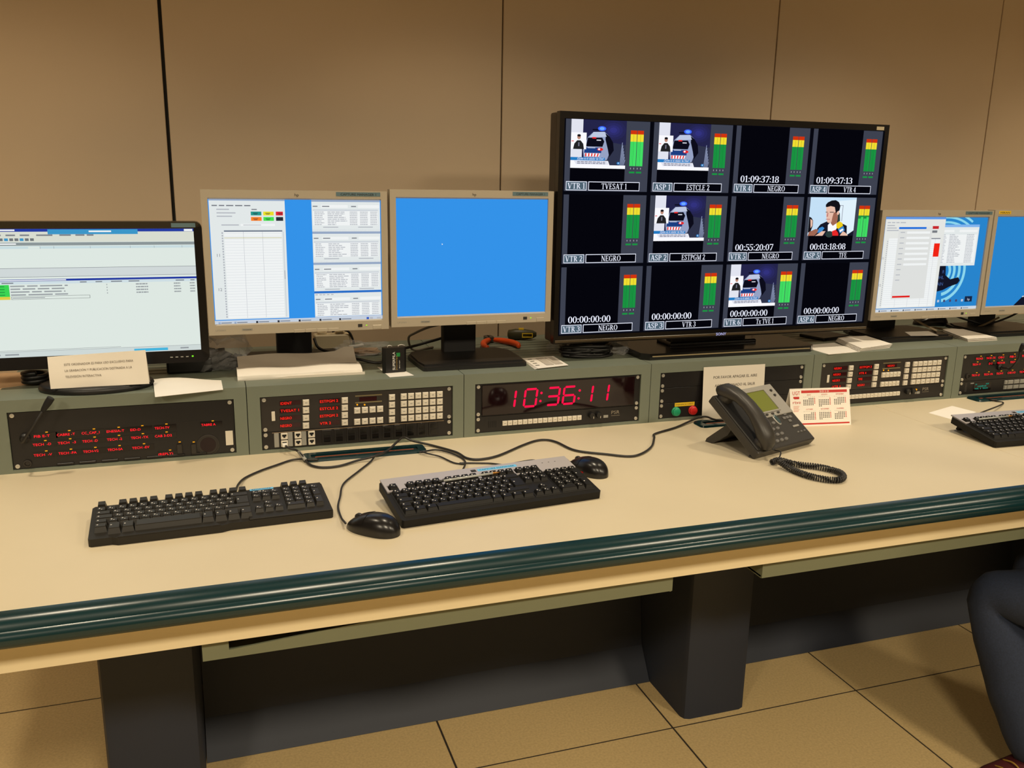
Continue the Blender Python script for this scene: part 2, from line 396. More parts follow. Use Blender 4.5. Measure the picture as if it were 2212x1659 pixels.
x, z = loc(P1, cr5(237, 872)); MB().lathe([(0.0085, 0), (0.0085, 0.004), (0.006, 0.0045), (0.0052, 0.001), (0, 0.001)], 18, (x, 0, z), '-y').build('jack_socket', m_panel, P1, 40)
for i in range(7):
    x, z = loc(P1, cr5(560+i*190, 880-i*13)); MB().box(x-0.018, x+0.018, -0.003, 0, 0.001, 0.0065, b=0.001).build('talk_lever', m_panelk, P1)
def gooseneck(t, base, tipl, nm='microphone'):
    b = Vector(base); e = Vector(tipl)
    MB().lathe([(0.011, 0), (0.011, 0.006), (0.007, 0.010), (0.007, 0.014), (0, 0.014)], 16, tuple(b), '-y').build('microphone_socket', m_blackp, t, 40)
    st = b+Vector((0, -0.012, 0)); m1 = st+Vector((0.003, -0.030, 0.004)); d = (e-m1)
    k = st.lerp(m1, 0.55)
    q = [st, k, m1, m1+d*0.4+Vector((0, -0.008, 0.0)), m1+d*0.72]
    MB().tube(q, 0.0033, 8).build('gooseneck', m_rubber, t, True)
    dn = (e-q[-1]); p0 = q[-1]
    MB().tube([p0-dn*0.1, p0+dn*0.1, p0+dn*0.5, p0+dn*0.9, e], lambda s: 0.0045+0.0035*min(1, s*1.8) if s < 0.93 else 0.006, 12, smoothpath=3).build('microphone_head', m_blackm, t, True)
bx, bz = loc(P1, cr5(215, 655)); tip = dy(*cr5(437, 312), -0.045)
gooseneck(P1, (bx, 0, bz), (tip.x-P1.location.x, tip.y-PY, tip.z+DZ-P1.location.z))

# ---- router control panels
def router(n, label, colA, colB, cols, disp, c):
    t = panel(n, 1, 2, 'router_panel', label, 'control panel')
    def L(x, y):
        p = dy(*cr6(x, y), PY); return p.x-((0+0.5)*PW-0.2413), p.z-(H0+U)
    for (xx, y0, y1, ss, kx, ky0, ky1) in ((418, 362, 553, colA, 635, 352, 548), (755, 345, 532, colB, 966, 333, 521)):
        for i in range(4):
            x, z = L(xx, y0+(y1-y0)*i/3); readout(t, x, z, ss[i], 0.0068, len(ss[i])*0.0058-0.002, (0.051, 0.0115), REDO, None, mat('window_dark_red_glow', (46, 8, 14), 0.2))  # dark red window colour includes the glow around the lit letters
            x, z = L(kx, ky0+(ky1-ky0)*i/3); meshinst('key', K14, t, (x, 0, z))
    for r, yy in ((0, 420), (1, 516)):
        x0, z = L(1072, yy); x1, _ = L(1267, yy-9)
        for i in range(cols): meshinst('key', K14 if cols == 4 else K12, t, (x0+(x1-x0)*i/(cols-1), 0, z))
    for i in range(4):
        x, z = L(1368, 307+190*i/3); meshinst('key', K14, t, (x, 0, z))
    x0, z0 = L(1468, 300); x1, _ = L(1775, 278); _, z3 = L(1468, 487)
    for i in range(6):
        for j in range(4): meshinst('key', K14, t, (x0+(x1-x0)*i/5, 0, z0+(z3-z0)*j/3))
    x, z = L(357, 470); MB().box(x-0.0042, x+0.0042, -0.002, 0, z-0.012, z+0.012, b=0.0008).build('slide_switch', m_keyw, t)
    for yy in (292, 349):
        x, z = L(1170, yy); MB().box(x-0.034, x+0.034, -0.0007, 0, z-0.0016, z+0.0016).build('label_strip', mat('strip_olive', (120, 108, 76), 0.5), t)
    x, z = L(1165, 322); wd = MB().box(x-0.022, x+0.022, -0.0008, 0, z-0.0055, z+0.0055).build('display_window', mat('window_dark_red_glow', (46, 8, 14), 0.2), t)
    if disp: MB().text(disp, x-0.014, z-0.003, 0.006, -0.0011, REDO, 'l', 0.026).build('readout', None, wd)
    for xx in (1073, 1136):
        x, z = L(xx, 372); MB().lathe([(0.0022, 0), (0.0022, 0.001), (0.0012, 0.0018), (0, 0.0018)], 10, (x, 0, z), '-y').build('led', ORANGE, t)
    return t
K12 = key_mesh(0.0125, 0.0155, 0.006, m_keyw)
router(0, 'brown router panel with red readouts and rows of off-white keys above network sockets', ['IDENT', 'TVESAT 1', 'NEGRO', 'NEGRO'], ['ESTPGM 2', 'ESTCLE 2', 'ESTPGM 2', 'VTR 2'], 4, None, 0)
router(3, 'brown router panel with red readouts and rows of off-white keys behind the desk calendar', ['NEGRO', 'NEGRO', 'NEGRO', '-VTR 4'], ['ESTPGM 2', 'VTR 4', 'TFE', 'NEGRO'], 5, 'NEGRO', 0)

# ---- patch panel
t = panel(0, 0, 1, 'patch_panel', 'black patch panel with six white network sockets and empty black bays', 'patch panel', m_panelk)
MB().box(0.024, 0.46, -0.0007, 0, 0.0405, 0.0418).build('trim_line', mat('strip_tan', (150, 128, 100), 0.5), t)
def Lq(x, y):
    p = dy(*cr6(x, y), PY); return p.x-t.location.x, p.z+DZ-t.location.z
jack = MB(); jack.box(-0.0082, 0.0082, -0.004, 0, -0.0082, 0.0082, m_keyw, b=0.0008)
jack.poly([(-0.0052, 0.001), (-0.0052, -0.0005), (-0.0025, -0.0005), (-0.0025, -0.0038), (0.0025, -0.0038), (0.0025, -0.0005), (0.0052, -0.0005), (0.0052, 0.0046), (-0.0052, 0.0046)], -0.0042, m_dark)
ME_JACK = mesh_of(jack, 'network_socket')
for xx in (450, 567, 683):
    x, _ = Lq(xx, 640)
    for z in (0.0315, 0.0125): meshinst('network_socket', ME_JACK, t, (x, 0, z))
    MB().box(x-0.0245, x-0.0130, -0.0025, 0, 0.004, 0.040, b=0.0006).build('blank_insert', m_keyg, t)
for k in range(10):
    x = 0.157+k*0.0305
    MB().box(x-0.0125, x+0.0125, -0.0022, 0, 0.004, 0.0395, b=0.0008).build('bay_frame', m_panelk, t)
    MB().box(x-0.0075, x+0.0085, -0.0030, -0.0021, 0.008, 0.0205).build('bay_door', m_blackg, t)
    MB().box(x-0.0075, x+0.0085, -0.0030, -0.0021, 0.023, 0.0355).build('bay_door', m_blackg, t)

# ---- clock
P3 = panel(1, 1, 2, 'clock_panel', 'black glossy digital clock panel with large red glowing digits', 'clock', m_panelk)
MB().box(0.0185, 0.464, -0.004, 0, 0.003, 0.085, b=0.0006).build('clock_window', mat('clock_smoked_acrylic', (26, 10, 12), 0.05), P3)
SEG = {'0': 'abcdef', '1': 'bc', '3': 'abgcd', '6': 'acdefg'}
CLK = emis((255, 20, 70), 1.15)
def seg7(ch, x, z, w, h, sl):
    q = MB(); th = 0.0058; g = 0.0008; yv = -0.0046
    def S(px_, pz): return (x+px_+sl*pz, z+pz)
    hs = lambda zz: [S(g+0.001, zz), S(g+th*0.5, zz-th/2), S(w-g-th*0.5, zz-th/2), S(w-g-0.001, zz), S(w-g-th*0.5, zz+th/2), S(g+th*0.5, zz+th/2)]
    vs = lambda xx, a, b: [S(xx, a+g), S(xx+th/2, a+g+th/2), S(xx+th/2, b-g-th/2), S(xx, b-g), S(xx-th/2, b-g-th/2), S(xx-th/2, a+g+th/2)]
    for s_ in SEG[ch]:
        pts = {'a': hs(h), 'd': hs(0), 'g': hs(h/2), 'b': vs(w, h/2, h), 'c': vs(w, 0, h/2), 'f': vs(0, h/2, h), 'e': vs(0, 0, h/2)}[s_]
        q.poly(pts, yv, CLK)
    q.build('digit', None, P3)
zb = 0.020; hgt = 0.0475
for ch, xb in (('1', 527-118), ('0', 592), ('3', 785), ('6', 922), ('1', 1188-118), ('1', 1325-118)):
    x, z = loc(P3, cr7(xb, 540-(xb-525)*0.0745)); wdt = 0.0335
    seg7(ch, x, zb, wdt, hgt, 0.115)
for xb in (740, 1065):
    x, z = loc(P3, cr7(xb, 440))
    for zz in (zb+hgt*0.27, zb+hgt*0.74):
        MB().lathe([(0.0034, 0), (0.0034, 0.0006), (0, 0.0006)], 12, (x+0.115*(zz-zb-hgt/2), -0.0042, zz), '-y').build('colon_dot', CLK, P3)

# ---- button strip panels
def strip_panel(n, label, ledon):
    t = panel(n, 0, 1, 'button_strip_panel', label, 'control panel', m_panelk)
    km = key_mesh(0.0128, 0.0128, 0.005, m_keyw, cap=0.9)
    for i in range(16): meshinst('key', km, t, (0.083+0.01445*i, 0, 0.0215))
    for x in (0.336, 0.357):
        k = MB().lathe([(0.0085, 0), (0.0085, 0.009), (0.0075, 0.011), (0, 0.011)], 18, (x, 0, 0.026), '-y').build('knob', m_blackp, t, 40)
        MB().box(x+0.003, x+0.0042, -0.0115, -0.0108, 0.018, 0.024).build('pointer', m_keyw, k)
    MB().box(0.374, 0.388, -0.0012, 0, 0.015, 0.0225).build('label_plate', m_keyg, t)
    MB().text('PSR', 0.398, 0.024, 0.010, -0.0004, mat('print_grey', (150, 140, 124), 0.5), 'l', 0.025).box(0.398, 0.424, -0.0004, -0.0002, 0.019, 0.0198, mat('print_grey', (150, 140, 124))).build('maker_print', None, t)
    if ledon: MB().lathe([(0.003, 0), (0.003, 0.002), (0, 0.0028)], 12, (0.372, -0.0005, 0.029), '-y').build('led', ORANGE, t)
    for j in range(5): MB().box(0.038+j*0.005, 0.0392+j*0.005, -0.0005, 0, 0.012, 0.03).build('grille_slot', m_dark, t)
strip_panel(1, 'black strip of sixteen off-white buttons and two knobs below the red digital clock', False)
strip_panel(3, 'black strip of off-white buttons with lit amber lamp behind the desk calendar', True)

# ---- blank panels and push buttons
panel(2, 2, 1, 'blank_panel', 'plain black blanking panel at the top, behind the leaning notice', 'blank panel', m_panelk)
panel(2, 1, 1, 'blank_panel', 'plain black blanking panel just above the green and red push buttons', 'blank panel', m_panelk)
P4 = panel(2, 0, 1, 'push_button_panel', 'black panel with round green and red push buttons and yellow tape labels', 'control panel', m_panelk)
for x0 in (0.052, 0.335):
    for dx, rgb, nm in ((0, (26, 150, 104), 'green_button'), (0.055, (196, 30, 28), 'red_button')):
        b = MB().lathe([(0.0135, 0), (0.0135, 0.003), (0.0118, 0.004), (0.0118, 0.009), (0.009, 0.0105), (0, 0.0108)], 20, (x0+dx+0.004, -0.0, 0.0175), '-y')
        b.build('push_button', mat(nm, rgb, 0.35), P4, 40, label=nm.replace('_', ' '))
    lb = MB().box(x0, x0+0.064, -0.0008, 0, 0.0318, 0.0425, m_tapey); lb.text('EMERGENCIA SUBEST.', x0+0.003, 0.0352, 0.0042, -0.001, m_ink, 'l', 0.058)
    lb.build('tape_label', None, P4)

# ---- right intercom panel
P6 = panel(4, 1, 2, 'intercom_panel', 'black intercom panel with two rows of red readouts above the turquoise readout', 'intercom panel', m_panelk)
def L6(x, y):
    p = dy(*cr9(x, y), PY); return p.x-P6.location.x, p.z+DZ-P6.location.z
for ro, zz in (([(1010, 197, 'TECH-D'), (1155, 187, 'TECH -TX'), (1320, 174, 'CAB-3'), (1480, 160, 'FIB-1'), (1645, 148, 'TECH')], 0.073), ([(962, 283, 'TECH -V'), (1190, 260, 'D-2'), (1303, 250, 'TECH-SA'), (1483, 238, 'TECH-3')], 0.0545),
               ([(945, 467, 'TECH -D'), (1113, 449, 'TECH -PA'), (1287, 434, 'TECH-V'), (1443, 416, 'CAB 3-D'), (1607, 402, 'TECH-2')], 0.0185)):
    for xx, yy, s in ro:
        x, _ = L6(xx, yy); readout(P6, x, zz, s, 0.0066, len(s)*0.0048, (0.042, 0.0125), RED, (0.02, 0.008))
for k in range(4): readout(P6, 0.278+k*0.05, 0.073, 'TECH', 0.0066, 0.024, (0.042, 0.0125), RED, (0.02, 0.008)); readout(P6, 0.268+k*0.05, 0.0185, 'TECH-1', 0.0066, 0.028, (0.042, 0.0125), RED, (0.02, 0.008))
x, z = L6(893, 465); MB().lathe([(0.0085, 0), (0.0085, 0.004), (0.006, 0.0045), (0.0052, 0.001), (0, 0.001)], 18, (x, 0, z), '-y').build('jack_socket', m_panel, P6, 40)
bx, bz = L6(1330, 335); tip = dy(*cr9(1672, 22), -0.07)
gooseneck(P6, (bx, 0, bz), (tip.x-P6.location.x, tip.y-PY, tip.z+DZ-P6.location.z))
P7 = panel(4, 0, 1, 'readout_panel', 'black panel with glowing turquoise text readout and grey keys', 'control panel', m_panelk)
w7 = MB().box(0.062, 0.135, -0.001, 0, 0.010, 0.037).build('display_window', m_window, P7)
g = MB()
for s, x, z, ww in (('CH', 0.068, 0.029, 0.006), ('AUX', 0.112, 0.029, 0.013), ('LOUDSPK ON', 0.079, 0.022, 0.036), ('VOL  2  TECH', 0.067, 0.0145, 0.055)): g.text(s, x, z, 0.0046, -0.0013, GREENV, 'l', ww)
g.build('readout', None, w7)
for j in range(7): MB().box(0.026, 0.034, -0.0006, 0, 0.010+j*0.0042, 0.0112+j*0.0042).build('grille_slot', mat('slot_grey', (80, 76, 72)), P7)
MB().box(0.048, 0.062, -0.0006, 0, 0.034, 0.0375).build('label_plate', m_keyg, P7)
kk = key_mesh(0.011, 0.013, 0.005, m_keyg); kl = key_mesh(0.022, 0.013, 0.005, m_keyg)
for c in range(8):
    for z in (0.014, 0.031): meshinst('key', kk if c == 0 else kl, P7, (0.196+(0 if c == 0 else 0.02+0.026*(c-1)), 0, z))

# ================================================================== SERIF LETTERING (for the television)
def _arc(cx, cy, rx, ry, ix, iy, a0, a1, n=14):
    o = [(cx+rx*math.cos(math.radians(a0+(a1-a0)*i/n)), cy+ry*math.sin(math.radians(a0+(a1-a0)*i/n))) for i in range(n+1)]
    q = [(cx+ix*math.cos(math.radians(a0+(a1-a0)*i/n)), cy+iy*math.sin(math.radians(a0+(a1-a0)*i/n))) for i in range(n+1)]
    return [[o[i], o[i+1], q[i+1], q[i]] for i in range(n)]
def _r(x0, x1, y0, y1): return [[(x0, y0), (x1, y0), (x1, y1), (x0, y1)]]
def _d(x0, x1, w, y0=0, y1=1): return [[(x0-w/2, y0), (x0+w/2, y0), (x1+w/2, y1), (x1-w/2, y1)]]
T, S, F = 0.125, 0.055, 0.05                               # thick stem, thin stroke, serif height
def stem(x, a=0, b=1): return _r(x, x+T, a, b)
def ser(x0, x1, y): return _r(x0, x1, y, y+F)
G = {
 '0': (0.52, _arc(.26, .5, .25, .51, .115, .46, 0, 360, 26)),
 '1': (0.40, stem(.15) + ser(.04, .39, 0) + [[(.02, .84), (.17, 1.0), (.2, 1.0), (.2, .9), (.05, .80)]]),
 '2': (0.52, _arc(.25, .74, .24, .27, .11, .21, -10, 175, 14) + [[(.02, .0), (.16, .0), (.49, .66), (.36, .66)]] + _r(.02, .5, 0, .11) + _r(.45, .5, .1, .2)),
 '3': (0.50, _arc(.22, .74, .24, .26, .10, .21, -85, 160, 14) + _arc(.21, .28, .27, .29, .13, .24, -165, 88, 16) + _r(.14, .26, .49, .54)),
 '4': (0.54, _r(.30, .30+T, 0, 1) + _r(.0, .54, .25, .33) + [[(.0, .33), (.06, .33), (.36, .92), (.36, 1.0), (.31, 1.0)]] + ser(.22, .52, 0)),
 '5': (0.50, _arc(.20, .31, .28, .33, .14, .27, -160, 115, 18) + _r(.07, .12, .5, 1.0) + _r(.07, .47, .89, 1.0)),
 '6': (0.52, _arc(.26, .31, .25, .32, .115, .27, 0, 360, 22) + _arc(.40, .35, .39, .66, .26, .60, 95, 185, 12)),
 '7': (0.50, _r(.02, .5, .88, 1.0) + [[(.12, 0), (.25, 0), (.5, .9), (.43, .9)]] + _r(.02, .06, .78, .9)),
 '8': (0.52, _arc(.26, .75, .22, .26, .10, .21, 0, 360, 20) + _arc(.26, .27, .25, .29, .11, .24, 0, 360, 20)),
 '9': (0.52, _arc(.26, .69, .25, .32, .115, .27, 0, 360, 22) + _arc(.12, .65, .39, .66, .26, .60, -85, 5, 12)),
 ':': (0.24, _arc(.12, .12, .075, .09, 0, 0, 0, 360, 10) + _arc(.12, .60, .075, .09, 0, 0, 0, 360, 10)),
 ' ': (0.26, []),
 'V': (0.74, _d(.36, .12, T+.02) + _d(.38, .62, S) + ser(.0, .27, 1-F) + ser(.5, .74, 1-F)),
 'T': (0.66, stem(.27) + _r(.02, .64, .93, 1) + _r(.02, .06, .76, .95) + _r(.60, .64, .76, .95) + ser(.17, .49, 0)),
 'R': (0.70, stem(.1) + ser(.02, .32, 0) + ser(.02, .3, 1-F) + _arc(.28, .735, .27, .265, .135, .215, -90, 90, 12) + _r(.2, .3, .95, 1) + _r(.2, .3, .47, .52) + [[(.52, 0), (.70, 0), (.38, .5), (.25, .5)]]),
 'A': (0.74, _d(.12, .36, S) + _d(.62, .38, T+.02) + _r(.2, .55, .30, .36) + ser(.0, .24, 0) + ser(.48, .74, 0)),
 'S': (0.52, _arc(.26, .74, .22, .27, .10, .20, 20, 268, 16) + _arc(.25, .26, .24, .27, .12, .20, -160, 88, 16) + _r(.43, .47, .72, .98) + _r(.02, .06, .02, .28) + [[(.15, .56), (.22, .44), (.38, .43), (.30, .56)]]),
 'P': (0.60, stem(.1) + ser(.02, .34, 0) + ser(.02, .3, 1-F) + _arc(.28, .715, .29, .285, .15, .235, -90, 90, 12) + _r(.2, .3, .95, 1) + _r(.2, .3, .43, .48)),
 'E': (0.62, stem(.1) + _r(.02, .56, 0, .06) + _r(.02, .54, .94, 1) + _r(.2, .42, .48, .54) + _r(.52, .57, 0, .22) + _r(.5, .54, .78, 1) + _r(.39, .43, .4, .62)),
 'F': (0.58, stem(.1) + ser(.02, .34, 0) + _r(.02, .54, .94, 1) + _r(.2, .42, .48, .54) + _r(.5, .54, .76, 1) + _r(.39, .43, .4, .62)),
 'C': (0.66, _arc(.35, .5, .33, .51, .19, .46, 45, 315, 22) + _r(.57, .61, .68, .98) + _r(.57, .61, .04, .26)),
 'G': (0.72, _arc(.35, .5, .33, .51, .19, .46, 45, 318, 22) + _r(.57, .61, .68, .98) + _r(.52, .64, .03, .42) + ser(.42, .72, .40)),
 'L': (0.58, stem(.1) + ser(.02, .34, 1-F) + _r(.02, .56, 0, .06) + _r(.52, .57, 0, .26)),
 'N': (0.74, _r(.1, .1+S, 0, 1) + _r(.6, .6+S, 0, 1) + _d(.60, .14, T+.03) + ser(.0, .25, 0) + ser(.5, .74, 1-F) + ser(.0, .16, 1-F)),
 'O': (0.72, _arc(.36, .5, .34, .51, .20, .46, 0, 360, 26)),
 'M': (0.88, _r(.1, .1+S, 0, 1) + stem(.68) + _d(.42, .14, T) + _d(.43, .72, S) + ser(.0, .25, 0) + ser(.6, .88, 0) + ser(.02, .2, 1-F) + ser(.68, .88, 1-F)),
 'x': (0.52, _d(.42, .1, T, 0, .66) + _d(.1, .42, S, 0, .66) + ser(.0, .2, 0) + ser(.32, .54, 0) + ser(.0, .22, .62) + ser(.32, .52, .62)),
}
def serif(mb, s, x, z, h, y, mt, width=None, anchor='c', sp=0.05):
    adv = sum(G[c][0]+sp for c in s)-sp; k = (width/adv) if width else h
    ox = x-adv*k/2 if anchor == 'c' else x
    for c in s:
        for p in G[c][1]: mb.poly([(ox+q[0]*k, z+q[1]*h) for q in p], y, mt)
        ox += (G[c][0]+sp)*k

# ================================================================== TELEVISION
TVX0, TVX1, TVZ0, TVZ1 = 0.8385, 1.8735, 0.2465, 0.8275   # picture area at the front plane
TVY = 0.082
tv = thing('television', 'large black flat television split into twelve pictures with green level meters', 'television', (1.357, TVY+0.05, HT))
tx, tz = -1.357, -HT
def tb(x0, x1, y0, y1, z0, z1, b=0.0): return (x0+tx, x1+tx, y0-0.05, y1-0.05, z0+tz, z1+tz)
fx0, fx1, fz0, fz1 = 0.825, 1.8885, 0.2235, 0.8455
fr = MB()
for q in ((fx0, TVX0, 0, 0.022, fz0, fz1), (TVX1, fx1, 0, 0.022, fz0, fz1), (TVX0, TVX1, 0, 0.022, fz0, TVZ0), (TVX0, TVX1, 0, 0.022, TVZ1, fz1)): fr.box(*tb(*q))
fr.build('bezel', m_blackg, tv)
MB().box(*tb(fx0+0.001, fx1-0.001, 0.02, 0.075, fz0+0.001, fz1-0.001), b=0.006).build('rear_case', mat('tv_case_dark_brown', (34, 26, 20), 0.35), tv)
MB().box(*tb(fx0+0.25, fx1-0.25, 0.07, 0.10, fz0+0.08, fz1-0.12), b=0.01).build('rear_bulge', m_blackp, tv)
MB().box(*tb(fx0+0.004, fx1-0.004, -0.0025, 0.004, fz0+0.0035, fz0+0.011), b=0.001).build('lower_trim', mat('tv_trim_bronze', (70, 58, 40), 0.3), tv)
MB().text('SONY', 1.3575+tx, fz0+0.0045+tz, 0.0085, -0.0535, emis((190, 195, 255), 1.0), 'c', 0.034).build('maker_name', None, tv)
MB().box(*tb(fx1-0.047, fx1-0.020, -0.0008, 0.002, fz1-0.016, fz1-0.006)).build('sticker', mat('sticker_tan', (190, 178, 150), 0.5), tv)
nb = MB(); nb.box(1.24+tx, 1.50+tx, 0.028, 0.07, 0.02, 0.14, b=0.008); nb.build('neck', m_blackg, tv)
bs = MB(); bs.prism([(1.107+tx, -0.088), (1.655+tx, -0.088), (1.675+tx, -0.07), (1.675+tx, 0.15), (1.655+tx, 0.165), (1.107+tx, 0.165), (1.087+tx, 0.15), (1.087+tx, -0.07)], 0.0, 0.019, 'z')
bs.build('stand_base', m_blackg, tv)
MB().box(1.115+tx, 1.650+tx, -0.0895, -0.087, 0.0095, 0.0125).build('base_trim', mat('base_trim_tan', (190, 170, 130), 0.3, metal=0.5), tv)
MB().box(1.22+tx, 1.52+tx, -0.0, 0.09, 0.017, 0.03, b=0.005).build('neck_foot', m_blackg, tv)

SCRK = emis((7, 8, 16), 1.0, True); SGR = emis((62, 66, 80), 1.0, True); SBK = emis((5, 5, 12), 1.0); SWH = emis((236, 240, 255), 1.0); SBOX = emis((78, 98, 112), 1.0)
VR, VY, VG, VGB = emis((208, 52, 14), 1.0), emis((240, 222, 50), 1.0), emis((26, 148, 66), 1.0), emis((66, 222, 100), 1.0)
VLN = emis((12, 60, 28), 1.0)
scn = MB(); SY = -0.05+0.0005
def sx(u): return TVX0+(TVX1-TVX0)*u+tx
def sz(v): return TVZ1-(TVZ1-TVZ0)*v+tz
def srect(u0_, u1, v0, v1, ly, mt): scn.rect(sx(u0_), sx(u1), sz(v1), sz(v0), SY-0.00012*ly, mt)
srect(0, 1, 0, 1, -3, SCRK)
C_ = {k: emis(c, 1.0, k in ('night', 'pale', 'sky')) for k, c in dict(night=(36, 36, 74), gl1=(38, 38, 84), gl2=(41, 41, 96), gl3=(45, 45, 110), glow=(50, 50, 126), pale=(226, 228, 240), car=(150, 162, 196), carl=(190, 200, 225), glass=(12, 12, 26), bl=(28, 62, 130),
    red=(230, 40, 40), hot=(110, 170, 255), lamp=(60, 100, 255), tick=(36, 124, 196), ink=(120, 120, 140), skin=(190, 140, 120), coat=(34, 34, 36), road=(48, 52, 74), wht=(250, 250, 255),
    sky=(196, 224, 246), sky2=(226, 242, 252), hair=(20, 18, 24), suit=(22, 24, 40), face=(232, 190, 170), shade=(160, 104, 84), yel=(240, 208, 30), blue=(60, 140, 210), dkg=(44, 62, 60), lip=(190, 120, 116)).items()}
def picture(P, L):
    """P maps fractions of the picture to tile coordinates; L starts the layer count"""
    def pg(pts, k, l): scn.poly([(sx(P(a, b)[0]), sz(P(a, b)[1])) for a, b in pts], SY-0.00012*(L+l), C_[k])
    def el(cx_, cy_, rx, ry, k, l, n=16): pg([(cx_+rx*math.cos(2*PI*i/n), cy_+ry*math.sin(2*PI*i/n)) for i in range(n)], k, l)
    def bx_(a, b, c, d, k, l): pg([(a, c), (b, c), (b, d), (a, d)], k, l)
    return pg, el, bx_
def car_picture(P, L):
    pg, el, bq = picture(P, L)
    bq(0, 1, 0, 1, 'night', 0); [el(.76, .20, .23*k, .20*k, g, 1+0.2*i) for i, (k, g) in enumerate(((1, 'gl1'), (.75, 'gl2'), (.5, 'gl3'), (.28, 'glow')))]; pg([(.55, 1), (.7, .45), (1, .5), (1, 1)], 'road', 1)
    for i in range(7): pg([(.93+.01*i, .45+.06*i), (.94+.01*i, .45+.06*i), (.90+.012*i, .95), (.895+.012*i, .95)], 'car', 2)
    pg([(.24, .8), (.22, .62), (.30, .36), (.40, .25), (.60, .24), (.69, .33), (.72, .62), (.66, .82), (.5, .86)], 'car', 2)
    pg([(.62, .27), (.69, .33), (.76, .45), (.78, .62), (.70, .76), (.67, .6), (.62, .40)], 'glass', 3)
    pg([(.40, .25), (.60, .24), (.64, .34), (.33, .36)], 'carl', 3)
    pg([(.30, .37), (.56, .36), (.60, .44), (.57, .55), (.27, .55)], 'glass', 4); bq(.38, .45, .355, .385, 'red', 5); bq(.46, .54, .405, .425, 'pale', 5)
    pg([(.26, .57), (.56, .57), (.55, .68), (.24, .68)], 'bl', 4); bq(.30, .44, .572, .582, 'pale', 5)
    el(.53, .605, .055, .03, 'red', 6); el(.51, .60, .02, .018, 'wht', 7)
    pg([(.25, .69), (.53, .69), (.51, .755), (.26, .755)], 'wht', 5)
    for i in range(5): pg([(.26+.056*i, .69), (.285+.056*i, .69), (.285+.052*i, .755), (.262+.052*i, .755)], 'red', 6)
    bq(.38, .58, .19, .215, 'glass', 4); el(.55, .175, .075, .05, 'lamp', 5); el(.55, .175, .045, .032, 'hot', 6)
    bq(0, .21, 0, .27, 'pale', 6); bq(0, .20, .60, .78, 'pale', 6)
    bq(0.0, .275, .27, .61, 'wht', 7); el(.14, .36, .032, .05, 'skin', 9); el(.14, .33, .033, .025, 'hair', 10)
    pg([(.04, .61), (.06, .5), (.11, .43), (.17, .43), (.22, .5), (.235, .61)], 'coat', 9); bq(.13, .15, .47, .55, 'ink', 10); bq(.01, .05, .44, .455, 'red', 8)
    bq(0, .62, .775, .84, 'tick', 8)
    pg([(0, .84), (.68, .84), (.71, .93), (1, .93), (1, 1), (0, 1)], 'wht', 9); pg([(.06, .845), (.67, .845), (.69, .92), (.10, .92)], 'pale', 10)
    x, z = P(.12, .83); x2, _ = P(.60, .83); zz = P(0, .79)[1]
    scn.text('¿Quién es el celador de Olot?', sx(x), sz(z)+0.001, 0.0062, SY-0.00012*(L+11), C_['wht'], 'l', sx(x2)-sx(x))
    for r, y in ((0, .868), (1, .90)):
        random.seed(5+r); u = .12
        while u < .62:
            l = random.uniform(.02, .07); bq(u, min(u+l, .64), y-.008, y+.008, 'ink', 12); u += l+.012
    el(.87, .885, .03, .03, 'tick', 11); bq(.865, .875, .868, .90, 'wht', 12)
